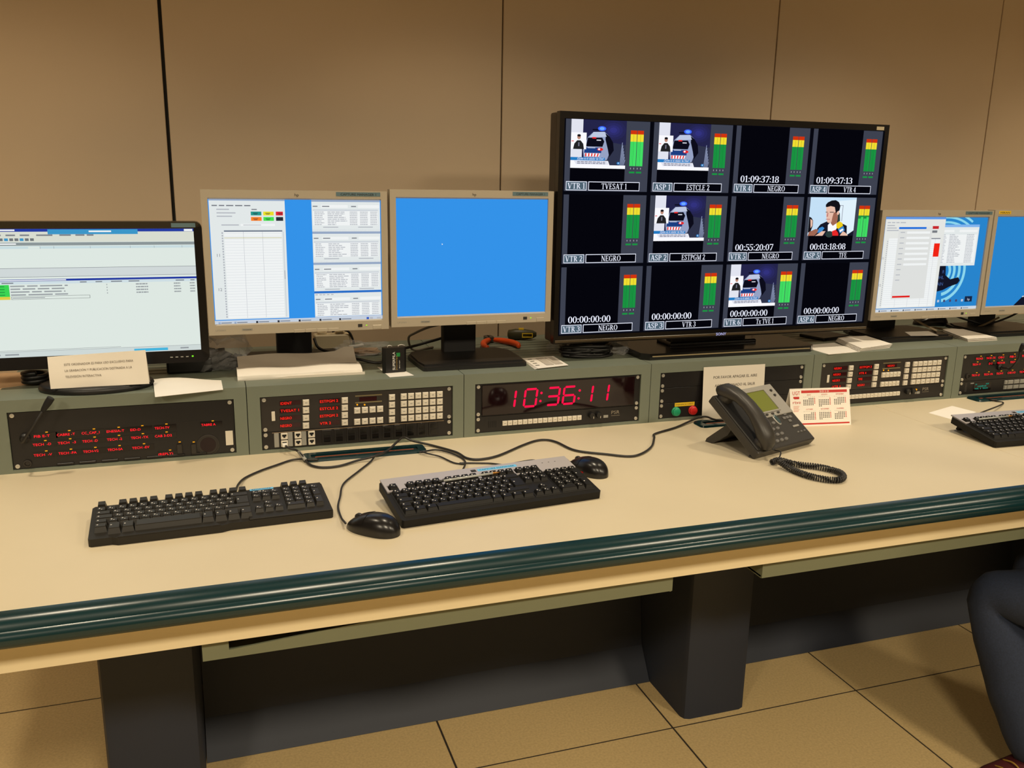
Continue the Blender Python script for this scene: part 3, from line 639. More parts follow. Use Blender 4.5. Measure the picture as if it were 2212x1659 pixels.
def man_picture(P, L):
    pg, el, bq = picture(P, L)
    bq(0, 1, 0, 1, 'sky', 0); pg([(.45, 1), (.5, .1), (1, .05), (1, 1)], 'sky2', 1)
    for a, b, c, d in ((.62, .72, .2, .212), (.71, .72, .2, .62), (.62, .628, .2, .62)): bq(a, b, c, d, 'ink', 2)
    pg([(.61, .30), (.66, .42), (.68, .62), (.60, .62)], 'dkg', 3)
    pg([(.15, 1), (.20, .80), (.26, .70), (.40, .62), (.48, .66), (.62, .60), (.70, .66), (.84, .74), (.86, 1)], 'suit', 4)
    pg([(.42, .72), (.46, .66), (.60, .60), (.64, .74), (.56, 1), (.44, 1)], 'wht', 5)
    pg([(.47, .56), (.62, .46), (.62, .66), (.53, .74), (.48, .68)], 'shade', 6)
    pg([(.345, .24), (.38, .17), (.55, .17), (.60, .30), (.61, .42), (.56, .55), (.50, .63), (.44, .665), (.40, .645), (.385, .57), (.37, .52), (.36, .46), (.355, .36)], 'face', 7)
    pg([(.52, .40), (.61, .34), (.61, .44), (.56, .55), (.49, .64), (.50, .52)], 'shade', 8)
    el(.615, .40, .028, .055, 'face', 9)
    pg([(.335, .25), (.33, .19), (.37, .13), (.45, .08), (.54, .07), (.61, .12), (.65, .22), (.64, .34), (.60, .36), (.57, .42), (.55, .34), (.53, .25), (.44, .225), (.37, .25)], 'hair', 10)
    bq(.34, .385, .375, .39, 'hair', 11); bq(.43, .52, .375, .392, 'hair', 11); bq(.36, .45, .56, .578, 'lip', 11); pg([(.385, .40), (.405, .40), (.40, .50), (.372, .505)], 'lip', 8)
    pg([(.60, .68), (.66, .62), (.73, .66), (.75, .74), (.65, .82), (.61, .78)], 'yel', 11); pg([(.65, .83), (.76, .745), (.80, .86), (.70, .94)], 'blue', 11); pg([(.68, .86), (.75, .81), (.77, .85), (.70, .91)], 'wht', 12)
    pg([(.52, .88), (.60, .84), (.66, .93), (.67, 1), (.54, 1)], 'red', 12); el(.47, .96, .085, .085, 'dkg', 11)
    pg([(.20, .92), (.23, .80), (.30, .76), (.35, .80), (.28, .92)], 'blue', 11); pg([(0, 1), (.02, .90), (.16, .82), (.22, .84), (.2, .92), (.14, 1)], 'shade', 12)
    pg([(.16, 1), (.30, .88), (.38, .88), (.32, 1)], 'face', 12); pg([(.70, 1), (.76, .88), (.82, .92), (.88, 1)], 'face', 12)
    pg([(0, .5), (.05, .53), (.09, .6), (.095, .74), (.06, .88), (0, .92)], 'hair', 5); pg([(.03, .56), (.08, .6), (.085, .74), (.05, .8)], 'face', 6); pg([(.84, 1), (1, .86), (1, 1)], 'suit', 5)
tiles = [[('VTR 1', 'TVESAT 1', None, 'car', 1), ('ASP 1', 'ESTCLE 2', None, 'car', 0), ('VTR 4', 'NEGRO', '01:09:37:18', None, 0), ('ASP 4', 'VTR 4', '01:09:37:13', None, 0)],
         [('VTR 2', 'NEGRO', None, None, 0), ('ASP 2', 'ESTPGM 2', None, 'car', 0), ('VTR 5', 'NEGRO', '00:55:20:07', None, 0), ('ASP 5', 'TFE', '00:03:18:08', 'man', 2)],
         [('VTR 3', 'NEGRO', '00:00:00:00', None, 0), ('ASP 3', 'VTR 3', '00:00:00:00', None, 0), ('VTR 6', 'Tx TVE 1', '00:00:00:00', 'car', 1), ('ASP 6', 'NEGRO', '00:00:00:00', None, 0)]]
for r in range(3):
    for c in range(4):
        ua, ub = 0.004+c*0.2505, 0.004+c*0.2505+0.2385; va, vb = 0.002+r*0.3355, 0.002+r*0.3355+0.3195
        PU = lambda a, ua=ua, ub=ub: ua+(ub-ua)*a
        PV = lambda b, va=va, vb=vb: va+(vb-va)*b
        tag1, tag2, tc_, pic, bright = tiles[r][c]
        srect(PU(0), PU(1), PV(0), PV(1), 0, SGR)
        srect(PU(.062), PU(.715), PV(0), PV(.865), 1, SBK)
        PP = lambda a, b, PU=PU, PV=PV: (PU(.062+.653*a), PV(.0+.675*b))
        if pic == 'car': car_picture(PP, 2)
        elif pic == 'man': man_picture(lambda a, b, PU=PU, PV=PV: (PU(.045+.67*a), PV(.61*b)), 2)
        if tc_: serif(scn, tc_, sx(PU(.36)), sz(PV(.835)), (sz(0)-sz(1))*0.0315, SY-0.00012*4, SWH, sx(PU(.62))-sx(PU(.095)), sp=0.02)
        for (a, b) in ((.02, .265), (.285, .905)):
            srect(PU(a), PU(b), PV(.862), PV(.990), 3, SWH)
            srect(PU(a+.0065), PU(b-.0065), PV(.8715), PV(.9805), 4, SBOX if a < .1 else SBK)
        serif(scn, tag1, sx(PU(.1425)), sz(PV(.966)), (sz(0)-sz(1))*0.0255, SY-0.00012*5, SWH, sx(PU(.245))-sx(PU(.04)), sp=.03)
        wN = {'NEGRO': .24, 'TVESAT 1': .31, 'ESTCLE 2': .30, 'ESTPGM 2': .31, 'VTR 4': .18, 'VTR 3': .18, 'TFE': .12, 'Tx TVE 1': .25}[tag2]
        serif(scn, tag2, sx(PU(.595)), sz(PV(.966)), (sz(0)-sz(1))*0.0255, SY-0.00012*5, SWH, sx(PU(wN))-sx(PU(0)), sp=.03)
        for k, a in enumerate((.768, .851)):
            srect(PU(a), PU(a+.076), PV(.128), PV(.182), 2, VR); srect(PU(a), PU(a+.076), PV(.182), PV(.285), 2, VY)
            srect(PU(a), PU(a+.076), PV(.285), PV(.632), 2, VGB if bright == 1 else VG)
            if bright == 2:
                srect(PU(a), PU(a+.037), PV(.335), PV(.632), 3, VGB); srect(PU(a+.039), PU(a+.076), PV(.31), PV(.632), 3, VGB)
            srect(PU(a+.037), PU(a+.039), PV(.19), PV(.632), 4, VLN); srect(PU(a+.018), PU(a+.0192), PV(.29), PV(.632), 4, VLN)
            for q in (0, 1): srect(PU(a+.012+q*.04), PU(a+.020+q*.04), PV(.655), PV(.678), 3, emis((170, 170, 180)))
            srect(PU(a), PU(a+.066), PV(.71), PV(.735), 3, VG)
scn.build('screen_picture', None, tv)

# ================================================================== MONITORS
def ui_rows(mb, x0, x1, z0, z1, y, n, mt, cols, seed, h=None):
    """lines of unreadably small print"""
    rd = random.Random(seed); st = (z1-z0)/n
    for i in range(n):
        z = z1-(i+0.5)*st; hh = h or st*0.22
        for a, b, lo in cols:
            l = a+(b-a)*rd.uniform(lo, 1.0); u = a
            while u < l:
                d = min(l, u+rd.uniform(0.10, 0.3)*(b-a)); mb.rect(x0+(x1-x0)*u, x0+(x1-x0)*d, z-hh, z+hh, y, mt); u = d+(b-a)*0.03
E_W = emis((226, 232, 232), 1.0, True); E_W2 = emis((240, 243, 243), 1.0); E_G = emis((206, 212, 218), 1.0); E_T = emis((120, 124, 132), 1.0); E_TL = emis((176, 180, 188), 1.0); E_BL = emis((52, 146, 232), 1.0, True)
E_TB = emis((150, 168, 196), 1.0); E_DK = emis((40, 44, 54), 1.0)
def hp_monitor(label, cx_, cy_, zb, zt, screen, sticker, basey, arm=True, rz=0.0):
    w_, hh = 0.444, zt-zb
    t = thing('computer_monitor', label, 'monitor', (cx_, cy_, HT), rz)
    z0, z1 = zb-HT, zt-HT
    dx0, dx1, dz0, dz1 = -0.2065, 0.2065, z0+0.0235, z1-0.0185
    b = MB()
    yf = 0.0
    b.box(-w_/2, dx0, yf, 0.03, z0, z1).box(dx1, w_/2, yf, 0.03, z0, z1).box(dx0, dx1, yf, 0.03, z0, dz0).box(dx0, dx1, yf, 0.03, dz1, z1)
    bz = b.build('bezel', m_silver, t)
    for o_, s_ in ((dx0, 1),): pass
    lip = MB(); q = 0.0035
    lip.prism([(yf+0.0005, dz0), (yf+0.006, dz0+q), (yf+0.006, dz0)], dx0, dx1, 'x').build('inner_lip', m_silver, bz)
    MB().prism([(yf+0.0005, dz1), (yf+0.006, dz1), (yf+0.006, dz1-q)], dx0, dx1, 'x').build('inner_lip', m_silver, bz)
    MB().box(-w_/2+0.002, w_/2-0.002, 0.028, 0.05, z0+0.002, z1-0.002, b=0.006).build('rear_case', m_silver, t)
    MB().box(-0.14, 0.14, 0.045, 0.075, z0+0.03, z1-0.05, b=0.01).build('rear_bulge', m_blackp, t)
    s = MB(); s.rect(dx0, dx1, dz0, dz1, 0.006, None); screen(s, dx0, dx1, dz0, dz1, 0.006); s.build('screen_picture', None, t)
    # marks on the bezel
    MB().text('hp', 0.0, z1-0.0135, 0.007, -0.0004, m_ink, 'c', 0.010).build('maker_mark', None, t)
    pl_ = MB().box(-w_/2+0.078, -w_/2+0.103, -0.0006, 0, z0+0.0095, z0+0.0145, m_keyg); pl_.text('invent', -w_/2+0.081, z0+0.0105, 0.003, -0.0009, m_ink, 'l', 0.019); pl_.build('name_plate', None, t); pr = MB(); pr.text('LP2065', -w_/2+0.016, z0+0.010, 0.004, -0.0004, m_keyg, 'l', 0.024); pr.build('model_print', None, t)
    for i in range(4): MB().box(-0.019+0.0282*i, 0.0076+0.0282*i, -0.0008, 0.004, z0-0.0006, z0+0.0075, b=0.0006).build('menu_button', m_silver, t)
    MB().box(0.142, 0.153, -0.0006, 0, z0+0.0075, z0+0.0155, m_ink).build('power_label', m_ink, t)
    MB().box(0.1625, 0.1655, -0.0008, 0, z0+0.0105, z0+0.013).build('led', emis((170, 255, 40), 1.0), t)
    MB().box(0.180, 0.203, -0.0012, 0.004, z0+0.001, z0+0.0115, b=0.0008).build('power_button', m_silver, t)
    if sticker:
        sx0, sx1, m_, tx_ = sticker
        st = MB().box(sx0, sx1, -0.0006, 0, z1-0.0125, z1-0.0025, m_); st.text(tx_, (sx0+sx1)/2, z1-0.0105, 0.0055, -0.0009, m_ink, 'c', (sx1-sx0)*0.8); st.build('sticker', None, t)
    # stand
    y1 = basey-cy_
    MB().box(-0.0475, 0.0475, y1+0.165, y1+0.20, 0.012, z0+0.17, b=0.004).build('stand_column', m_blackm, t)
    MB().box(-0.05, 0.05, 0.06, y1+0.168, z0+0.08, z0+0.18, b=0.004).build('tilt_hinge', m_blackm, t)
    bb = MB(); x = 0.148
    bb.prism([(-x+0.004, y1+0.004), (-x+0.012, y1), (x-0.012, y1), (x-0.004, y1+0.004), (x, y1+0.05), (x+0.004, y1+0.16), (x-0.02, y1+0.215), (-x+0.02, y1+0.215), (-x-0.004, y1+0.16), (-x, y1+0.05)], 0.0, 0.011, 'z')
    bb.prism([(-x+0.010, y1+0.018), (x-0.010, y1+0.018), (x-0.004, y1+0.06), (x-0.004, y1+0.16), (x-0.03, y1+0.205), (-x+0.03, y1+0.205), (-x+0.004, y1+0.16), (-x+0.004, y1+0.06)], 0.011, 0.0155, 'z')
    bb.build('stand_base', m_blackp, t)
    return t
def blue_screen(s, x0, x1, z0, z1, y):
    s.rect(x0, x1, z0, z1, y-0.0002, E_BL)
    cx_, cz = x0+(x1-x0)*0.293, z0+(z1-z0)*0.612; s.poly([(cx_, cz+0.003), (cx_+0.003, cz), (cx_+0.001, cz-0.001), (cx_, cz-0.002)], y-0.0004, E_W2)
def capture_screen(s, x0, x1, z0, z1, y):
    X = lambda u: x0+(x1-x0)*u
    Zv = lambda v: z1-(z1-z0)*v
    R = lambda a, b, c, d, l, m: s.rect(X(a), X(b), Zv(d), Zv(c), y-0.0002*l, m)
    R(0, 1, 0, 1, 1, E_BL); R(.005, .43, 0.005, .955, 2, E_W); R(.005, .43, 0.005, .022, 3, E_TB)
    for i, (a, b) in enumerate(((.02, .05), (.06, .09), (.10, .14), (.15, .19), (.20, .235))): R(a, b, .055, .064, 3, E_T)
    R(.045, .115, .085, .093, 3, E_TL); R(.045, .15, .112, .12, 3, E_TL); R(.045, .13, .138, .146, 3, E_TL); R(.24, .27, .085, .093, 3, E_T)
    for i, (a, c) in enumerate((((.235), (36, 150, 140)), (.305, (236, 224, 40)), (.377, (226, 40, 50)))):
        R(a, min(a+.06, .418), .105, .135, 3, emis(c)); R(a+.012, a+.04, .115, .119, 4, E_DK); R(a+.016, a+.036, .124, .128, 4, E_DK)
    for i, (a, c) in enumerate(((.235, (250, 130, 40)), (.305, (70, 226, 80)), (.377, (40, 46, 56)))):
        R(a, min(a+.06, .418), .147, .177, 3, emis(c)); R(a+.012, a+.04, .157, .161, 4, E_DK); R(a+.016, a+.036, .166, .170, 4, E_DK)
    R(.068, .165, .205, .213, 3, E_TL); R(.175, .37, .20, .218, 3, E_W2); R(.19, .29, .207, .212, 4, E_TL)
    R(.08, .41, .25, .262, 3, emis((120, 130, 146))); R(.08, .405, .262, .945, 3, E_W2)
    for i in range(31): R(.08, .405, .275+.0216*i, .2768+.0216*i, 4, E_G)
    for a in (.187, .295): R(a, a+.0016, .262, .945, 4, E_TL)
    R(.08, .405, .307, .311, 5, emis((190, 184, 120)))
    for i in range(33): R(.066, .074, .265+.0207*i, .277+.0207*i, 4, E_TL)
    s.text('11', X(.042), Zv(.455), 0.0075, y-0.0008, E_T, 'c'); s.text('12', X(.042), Zv(.725), 0.0075, y-0.0008, E_T, 'c')
    R(.412, .418, .262, .945, 3, E_G); R(.412, .418, .57, .64, 4, E_TL)
    for k, v in enumerate((.008, .262, .512, .745)):
        h = .258 if k < 3 else .215; R(.585, .995, v, v+h-.004, 2, E_W); R(.585, .995, v+.235, v+h-.002, 2, E_G); R(.585, .995, v, v+.018, 3, E_TB if k < 3 else emis((40, 110, 200)))
        o = .022 if k == 3 else 0
        if k == 3:
            for a in (.59, .615, .635, .66, .685): R(a, a+.015, v+.026, v+.033, 3, E_TL)
        R(.592, .62, v+.05+o*.6, v+.058+o*.6, 3, E_T); R(.642, .80, v+.042+o*.6, v+.066+o*.6, 3, E_W2); R(.647, .69, v+.05+o*.6, v+.058+o*.6, 4, E_T); R(.82, .85, v+.05+o*.6, v+.058+o*.6, 3, E_T); R(.862, .99, v+.042+o*.6, v+.066+o*.6, 3, E_W2)
        R(.592, .982, v+.086+o*.5, v+.205, 3, E_W2); R(.592, .982, v+.078+o*.5, v+.090+o*.5, 4, E_G)
        ui_rows(s, X(.592), X(.982), Zv(v+.205), Zv(v+.092+o*.5), y-0.0012, 8 if k < 3 else 7, E_TL, [(.02, .18, .5), (.22, .52, .4), (.56, .68, .95), (.72, .84, .95), (.88, .99, .95)], k)
        R(.65, .74, v+.216, v+.223, 3, E_TL); R(.86, .95, v+.216, v+.223, 3, E_TL)
    R(0, 1, .962, 1, 4, emis((196, 206, 220)))
    for i, a in enumerate((.02, .11, .235, .36, .485, .61, .73)): R(a, a+.012, .974, .990, 5, E_DK if i > 1 else E_TB); R(a+.016, a+.075, .978, .985, 5, E_T)
    R(.9, .915, .972, .99, 5, emis((50, 90, 190))); R(.92, .94, .974, .988, 5, E_TL); R(.965, .99, .977, .986, 5, E_TL)
def hand_screen(full):
    def f(s, x0, x1, z0, z1, y):
        X = lambda u: x0+(x1-x0)*u
        Zv = lambda v: z1-(z1-z0)*v
        R = lambda a, b, c, d, l, m: s.rect(X(a), X(b), Zv(d), Zv(c), y-0.0002*l, m)
        PG = lambda pts, l, m: s.poly([(X(a), Zv(b)) for a, b in pts], y-0.0002*l, m)
        B = emis((40, 132, 204), 1.0, True); PALE = emis((140, 214, 236)); BK = emis((20, 22, 38)); BT = emis((64, 92, 150))
        R(0, 1, 0, 1, 1, B)
        if not full:
            for rr, l in ((.22, 2), (.17, 2), (.12, 2), (.075, 2)):
                n = 26; cx_, cz = X(.60), Zv(.58); k = (x1-x0)
                for i in range(n):
                    a0, a1 = -1.4+2.2*i/n, -1.4+2.2*(i+1)/n
                    s.poly([(cx_+k*rr*math.cos(a0), cz+k*rr*math.sin(a0)), (cx_+k*rr*math.cos(a1), cz+k*rr*math.sin(a1)), (cx_+k*(rr+.025)*math.cos(a1), cz+k*(rr+.025)*math.sin(a1)), (cx_+k*(rr+.025)*math.cos(a0), cz+k*(rr+.025)*math.sin(a0))], y-0.0004, PALE)
                for i in range(14):
                    a0, a1 = 0.9+1.3*i/14, 0.9+1.3*(i+1)/14; q = rr+.22; cz2 = Zv(.42)
                    s.poly([(cx_+k*q*.9*math.cos(a0), cz2+k*q*.75*math.sin(a0)), (cx_+k*q*.9*math.cos(a1), cz2+k*q*.75*math.sin(a1)), (cx_+k*(q+.022)*.9*math.cos(a1), cz2+k*(q+.022)*.75*math.sin(a1)), (cx_+k*(q+.022)*.9*math.cos(a0), cz2+k*(q+.022)*.75*math.sin(a0))], y-0.0004, PALE)
            PG([(.56, .80), (.56, .50), (.64, .50), (.65, .62), (.70, .665), (.78, .645), (.80, .68), (.78, .715), (.70, .745), (.64, .78)], 3, BK)
            for i, (t_, v) in enumerate((('R', .60), ('OHL', .66), ('PAIN', .73))): s.text(t_, X(.635), Zv(v), 0.011, y-0.0009, BT, 'r')
            # windows
            R(.45, .925, .085, .52, 4, E_W); R(.45, .925, .085, .112, 5, emis((130, 180, 236))); R(.56, .68, .14, .165, 5, E_W2); R(.73, .91, .14, .165, 5, E_W2)
            R(.57, .91, .19, .49, 5, E_W2)
            ui_rows(s, X(.57), X(.91), Zv(.49), Zv(.185), y-0.0014, 19, E_TL, [(.0, .12, .6), (.2, .58, .35), (.70, .93, .9)], 3)
            R(.012, .58, .008, .955, 8, emis((228, 230, 226), 1.0)); R(.012, .58, .008, .03, 9, emis((96, 150, 226)))
            for a, b, v in ((.03, .06, .06), (.07, .1, .06), (.11, .14, .06), (.15, .2, .06), (.03, .10, .09), (.03, .12, .115), (.03, .14, .14)): R(a, b, v, v+.009, 9, E_TL)
            R(.46, .52, .10, .13, 9, emis((200, 40, 46))); R(.46, .51, .145, .17, 9, emis((120, 124, 130)))
            R(.06, .55, .225, .945, 9, E_W2); R(.45, .55, .225, .235, 10, emis((120, 124, 136)))
            for i in range(32): R(.06, .55, .245+.0216*i, .2468+.0216*i, 10, E_G)
            for a in (.18, .30, .42, .50): R(a, a+.0016, .235, .945, 10, E_TL)
            R(.495, .55, .28, .42, 11, emis((240, 36, 20)))
            for i in range(33): R(.045, .053, .25+.0207*i, .262+.0207*i, 10, E_TL)
            s.text('11', X(.022), Zv(.44), 0.0075, y-0.0026, E_T, 'c'); s.text('12', X(.022), Zv(.72), 0.0075, y-0.0026, E_T, 'c')
            R(.14, .46, .11, .86, 12, emis((222, 224, 222))); R(.14, .40, .11, .13, 13, emis((30, 110, 220)))
            for i in range(10): R(.16, .20, .16+.055*i, .168+.055*i, 13, E_TL); R(.22, .44, .155+.055*i, .178+.055*i, 13, E_W2) if i < 7 else None
            R(.15, .32, .825, .845, 13, emis((226, 40, 36)))
            R(0, 1, .962, 1, 10, emis((206, 216, 228)))
            for i in range(8): R(.04+.115*i, .05+.115*i, .974, .99, 11, E_DK); R(.056+.115*i, .115+.115*i, .978, .985, 11, E_T)
            for i in range(5): R(.60+.06*i, .62+.06*i, .885, .91, 3, emis((190, 200, 220) if i % 4 == 0 else (70, 70, 110)))
            R(.875, .95, .855, .915, 3, emis((24, 40, 70))); s.text('hp', X(.914), Zv(.90), 0.008, y-0.0009, emis((200, 210, 230)), 'c')
        else:
            PG([(.30, 1), (.42, .86), (.60, .68), (.78, .52), (.95, .50), (.92, .72), (.74, .86), (.60, 1)], 3, BK)
            rd = random.Random(4)
            for i in range(90):
                a = rd.uniform(0.02, 1); b = rd.uniform(-1, 1); u = .45+a*.42+b*.085; v = .985-a*.40+b*.085
                if v < .975 and u+.05 < .93: PG([(u, v), (u+rd.uniform(.02, .05), v-.012), (u+rd.uniform(.02, .05), v), (u+.004, v+.012)], 4, emis((186, 204, 220)))
            R(0, 1, .99, 1, 5, emis((40, 130, 204)))
    return f
ZB1, ZT1 = 0.284, 0.6335
m_tapebd = mat('tape_dull_blue', (92, 120, 130), 0.5)
hp_monitor('silver monitor showing white data windows on blue, standing beside the black monitor', 0.1445, 0.09, ZB1, ZT1, capture_screen, (0.095, 0.205, m_tapebd, 'CAPTURE MANAGER 1'), 0.150)
hp_monitor('silver monitor showing a plain blue screen, beside the television', 0.5955, 0.09, ZB1+0.0035, ZT1+0.0055, blue_screen, (0.105, 0.205, m_tapebd, 'CAPTURE MANAGER 1'), 0.058)
hp_monitor('silver monitor with white windows and a dark hand on blue wallpaper', 2.1275, 0.09, 0.25, 0.5945, hand_screen(False), (0.105, 0.215, m_tapebd, 'CAPTURE MANAGER'), 0.107)
hp_monitor('silver monitor showing a dark patterned arm on blue wallpaper', 2.576, 0.09, 0.254, 0.5965, hand_screen(True), (-0.205, -0.155, m_tapey, 'MIRAN'), 0.107)

# ---- black wide monitor on the left
LX = -0.335; LY = 0.10
lm = thing('computer_monitor', 'black widescreen monitor showing a white table window, on an oval foot', 'monitor', (LX, LY, HT))
lw, lz0, lz1 = 0.512, 0.218-HT, 0.5585-HT
gx0, gx1, gz0, gz1 = -lw/2+0.019, lw/2-0.019, lz0+0.030, lz1-0.0165
fo = MB(); R_ = 0.016
out = []
for cx_, cz, a0 in ((lw/2-R_, lz1-R_, 0), (-lw/2+R_, lz1-R_, 90), (-lw/2+R_, lz0+R_, 180), (lw/2-R_, lz0+R_, 270)):
    for k in range(5):
        a = math.radians(a0+90*k/4); out.append((cx_+R_*math.cos(a), cz+R_*math.sin(a)))
inn = []
for cx_, cz in ((gx1, gz1), (gx0, gz1), (gx0, gz0), (gx1, gz0)): inn += [(cx_, cz)]*5
n = 20
fo.add([(p[0], 0, p[1]) for p in out]+[(p[0], 0.004, p[1]) for p in inn]+[(p[0], 0.035, p[1]) for p in out],
       [(i, (i+1) % n, n+(i+1) % n, n+i) for i in range(n)][::1]+[(i, 2*n+i, 2*n+(i+1) % n, (i+1) % n) for i in range(n)]+[tuple(range(2*n, 3*n))])
fo.build('bezel', mat('monitor_black_gloss', (16, 14, 14), 0.25), lm)
def table_screen(s, x0, x1, z0, z1, y):
    X = lambda u: x0+(x1-x0)*u
    Zv = lambda v: z1-(z1-z0)*v
    R = lambda a, b, c, d, l, m: s.rect(X(a), X(b), Zv(d), Zv(c), y-0.0002*l, m)
    Wt = emis((222, 232, 226), 1.0, True); NV = emis((36, 58, 160)); CY_ = emis((60, 150, 200)); TXd = emis((150, 156, 160))
    R(0, 1, 0, 1, 1, Wt); R(0, 1, 0, .022, 2, NV); R(.02, .20, .005, .016, 3, E_W2); R(.34, .74, .004, .042, 3, CY_); R(.52, .62, .014, .026, 4, E_W2); R(.955, .995, .003, .02, 4, E_W2)
    R(0, 1, .022, .10, 2, emis((216, 220, 208)))
    for a, b in ((.02, .05), (.07, .09), (.11, .14), (.16, .2), (.22, .26), (.29, .36), (.39, .44), (.46, .5), (.51, .54)): R(a, b, .043, .054, 3, E_T)
    for i in range(12): R(.02+.022*i, .036+.022*i, .072, .092, 3, emis((110, 116, 120)) if i % 3 else CY_)
    R(0, 1, .104, .128, 2, emis((140, 150, 152))); R(.01, .2, .110, .12, 3, E_W2); R(0, 1, .133, .152, 2, emis((200, 220, 224)))
    for a in (.3, .36, .52, .70, .81, .94): R(a, a+.0016, .133, .152, 3, TXd)
    R(.25, .30, .137, .15, 3, Wt); R(0, 1, .30, .303, 2, E_T); R(0, 1, .303, .368, 2, emis((208, 216, 216))); R(0, 1, .368, .371, 2, E_T); R(0, 1, .387, .403, 3, NV); R(.0, .40, .391, .399, 4, E_W2)
    R(0, 1, .405, .425, 2, emis((206, 222, 228)))
    for a, b in ((.02, .07), (.12, .17), (.46, .49), (.53, .56), (.6, .65), (.68, .73), (.90, .94), (.97, .99)): R(a, b, .411, .419, 3, E_T)
    R(0, .150, .428, .52, 3, emis((60, 214, 84))); R(0, .150, .52, .543, 3, emis((224, 206, 70)))
    for k in range(4): R(.02, .13, .437+.022*k, .444+.022*k, 4, emis((40, 150, 64)))
    ui_rows(s, X(.155), X(1), Zv(.518), Zv(.428), y-0.0010, 4, TXd, [(.0, .42, .45), (.50, .505, 1), (.66, .73, .9), (.87, .91, .9), (.96, .99, .9)], 9)
    for a, b, c, d in ((.155, .50, .519, .521), (.155, .50, .541, .543), (.155, .1565, .52, .543), (.4985, .5, .52, .543)): R(a, b, c, d, 4, E_DK)
    R(.16, .30, .528, .534, 4, TXd); R(0, 1, .955, .957, 2, E_T); R(0, 1, .957, 1, 2, emis((206, 216, 214))); R(.0, .62, .945, .948, 2, TXd); R(.68, .84, .97, .992, 3, emis((70, 180, 220)))
    for a, b in ((.02, .08), (.1, .16), (.9, .94)): R(a, b, .972, .984, 3, TXd)
ls = MB(); table_screen(ls, gx0, gx1, gz0, gz1, 0.0038); ls.build('screen_picture', None, lm)
for i in range(4): MB().box(0.165+0.012*i, 0.171+0.012*i, -0.0004, 0.002, lz0+0.0135, lz0+0.0155).build('menu_mark', m_keyg, lm)
MB().box(0.2145, 0.2185, 0.0, 0.003, lz0+0.0135, lz0+0.0165).build('led', emis((140, 255, 50)), lm)
st = MB().box(0.188, 0.242, 0.0008, 0.002, lz1-0.0135, lz1-0.0035, m_tapebd); st.build('sticker', None, lm)
MB().box(-0.20, 0.20, 0.03, 0.06, lz0+0.03, lz1-0.03, b=0.012).build('rear_case', m_blackp, lm)
MB().box(-0.045, 0.045, 0.035, 0.06, 0.012, 0.2, b=0.006).build('stand_column', m_blackp, lm)
ov = MB(); ov.lathe([(1.0, 0.0), (1.02, 0.006), (0.99, 0.013), (0.93, 0.016), (0, 0.017)], 36)
ov.v = [(x*0.124, (0.0+y*0.082)-0.012, z) for x, y, z in ov.v]; ov.build('oval_foot', m_blackp, lm, 40)

# ================================================================== KEYBOARDS
UK = 0.01905
def key_rows(kind):
    """(row, x in key units, width, depth) of a full-size keyboard"""
    K = []
    K.append((0, 0, 1, 1))
    for g in (2, 6.5, 11): K += [(0, g+i, 1, 1) for i in range(4)]
    if kind == 'dark': K += [(0, 18.5+i, 1, 1) for i in range(3)]
    else: K += [(0, 15.25+i, 1, 1) for i in range(3)]
    K += [(1, i, 1, 1) for i in range(13)]+[(1, 13, 2, 1)]+[(1, 15.25+i, 1, 1) for i in range(3)]+[(1, 18.5+i, 1, 1) for i in range(4)]
    K += [(2, 0, 1.5, 1)]+[(2, 1.5+i, 1, 1) for i in range(12)]+[(2, 13.5, 1.5, 2)]+[(2, 15.25+i, 1, 1) for i in range(3)]+[(2, 18.5+i, 1, 1) for i in range(3)]+[(2, 21.5, 1, 2)]
    K += [(3, 0, 1.75, 1)]+[(3, 1.75+i, 1, 1) for i in range(11)]+[(3, 12.75, 0.75, 1)]+[(3, 18.5+i, 1, 1) for i in range(3)]
    K += [(4, 0, 1.25, 1)]+[(4, 1.25+i, 1, 1) for i in range(11)]+[(4, 12.25, 2.75, 1)]+[(4, 16.25, 1, 1)]+[(4, 18.5+i, 1, 1) for i in range(3)]+[(4, 21.5, 1, 2)]
    K += [(5, 0, 1.25, 1), (5, 1.25, 1.25, 1), (5, 2.5, 1.25, 1), (5, 3.75, 6.25, 1)]+[(5, 10+1.25*i, 1.25, 1) for i in range(4)]+[(5, 15.25+i, 1, 1) for i in range(3)]+[(5, 18.5, 2, 1), (5, 20.5, 1, 1)]
    return K
KM = {}
m_kkey = mat('keycap_black', (22, 20, 17), 0.5, spec=0.3)
m_kkeyd = mat('keycap_charcoal', (38, 35, 30), 0.42, spec=0.4)
m_legend = mat('legend_white', (200, 196, 190), 0.6)
def kcap(w_, d_, h, m, legend=True):
    k = (w_, d_, h, m.name)
    if k in KM: return KM[k]
    a, b = w_*UK/2-0.0006, d_*UK/2-0.0006; ti, tb_, tf = 0.0026, 0.0016, 0.0042
    q = MB()
    top = [(-a+ti, -b+tf, h), (a-ti, -b+tf, h), (a-ti, b-tb_, h+0.0004), (-a+ti, b-tb_, h+0.0004)]
    q.loft([[(-a, -b, 0), (a, -b, 0), (a, b, 0), (-a, b, 0)], [(x*1.06, y*1.03, h*0.86) for x, y, z in top], top], m)
    if legend and w_ < 3:
        lx, ly = -a+ti+0.002, 0.001
        q.add([(lx, ly, h+0.0005), (lx+0.0026, ly, h+0.0005), (lx+0.0026, ly+0.0030, h+0.0006), (lx, ly+0.0030, h+0.0006)], [(0, 1, 2, 3)], m_legend)
        if w_ == 1 and d_ == 1: q.add([(lx+0.0045, ly-0.003, h+0.0004), (lx+0.0062, ly-0.003, h+0.0004), (lx+0.0062, ly-0.001, h+0.0005), (lx+0.0045, ly-0.001, h+0.0005)], [(0, 1, 2, 3)], m_legend)
    KM[k] = mesh_of(q, 'key'); return KM[k]
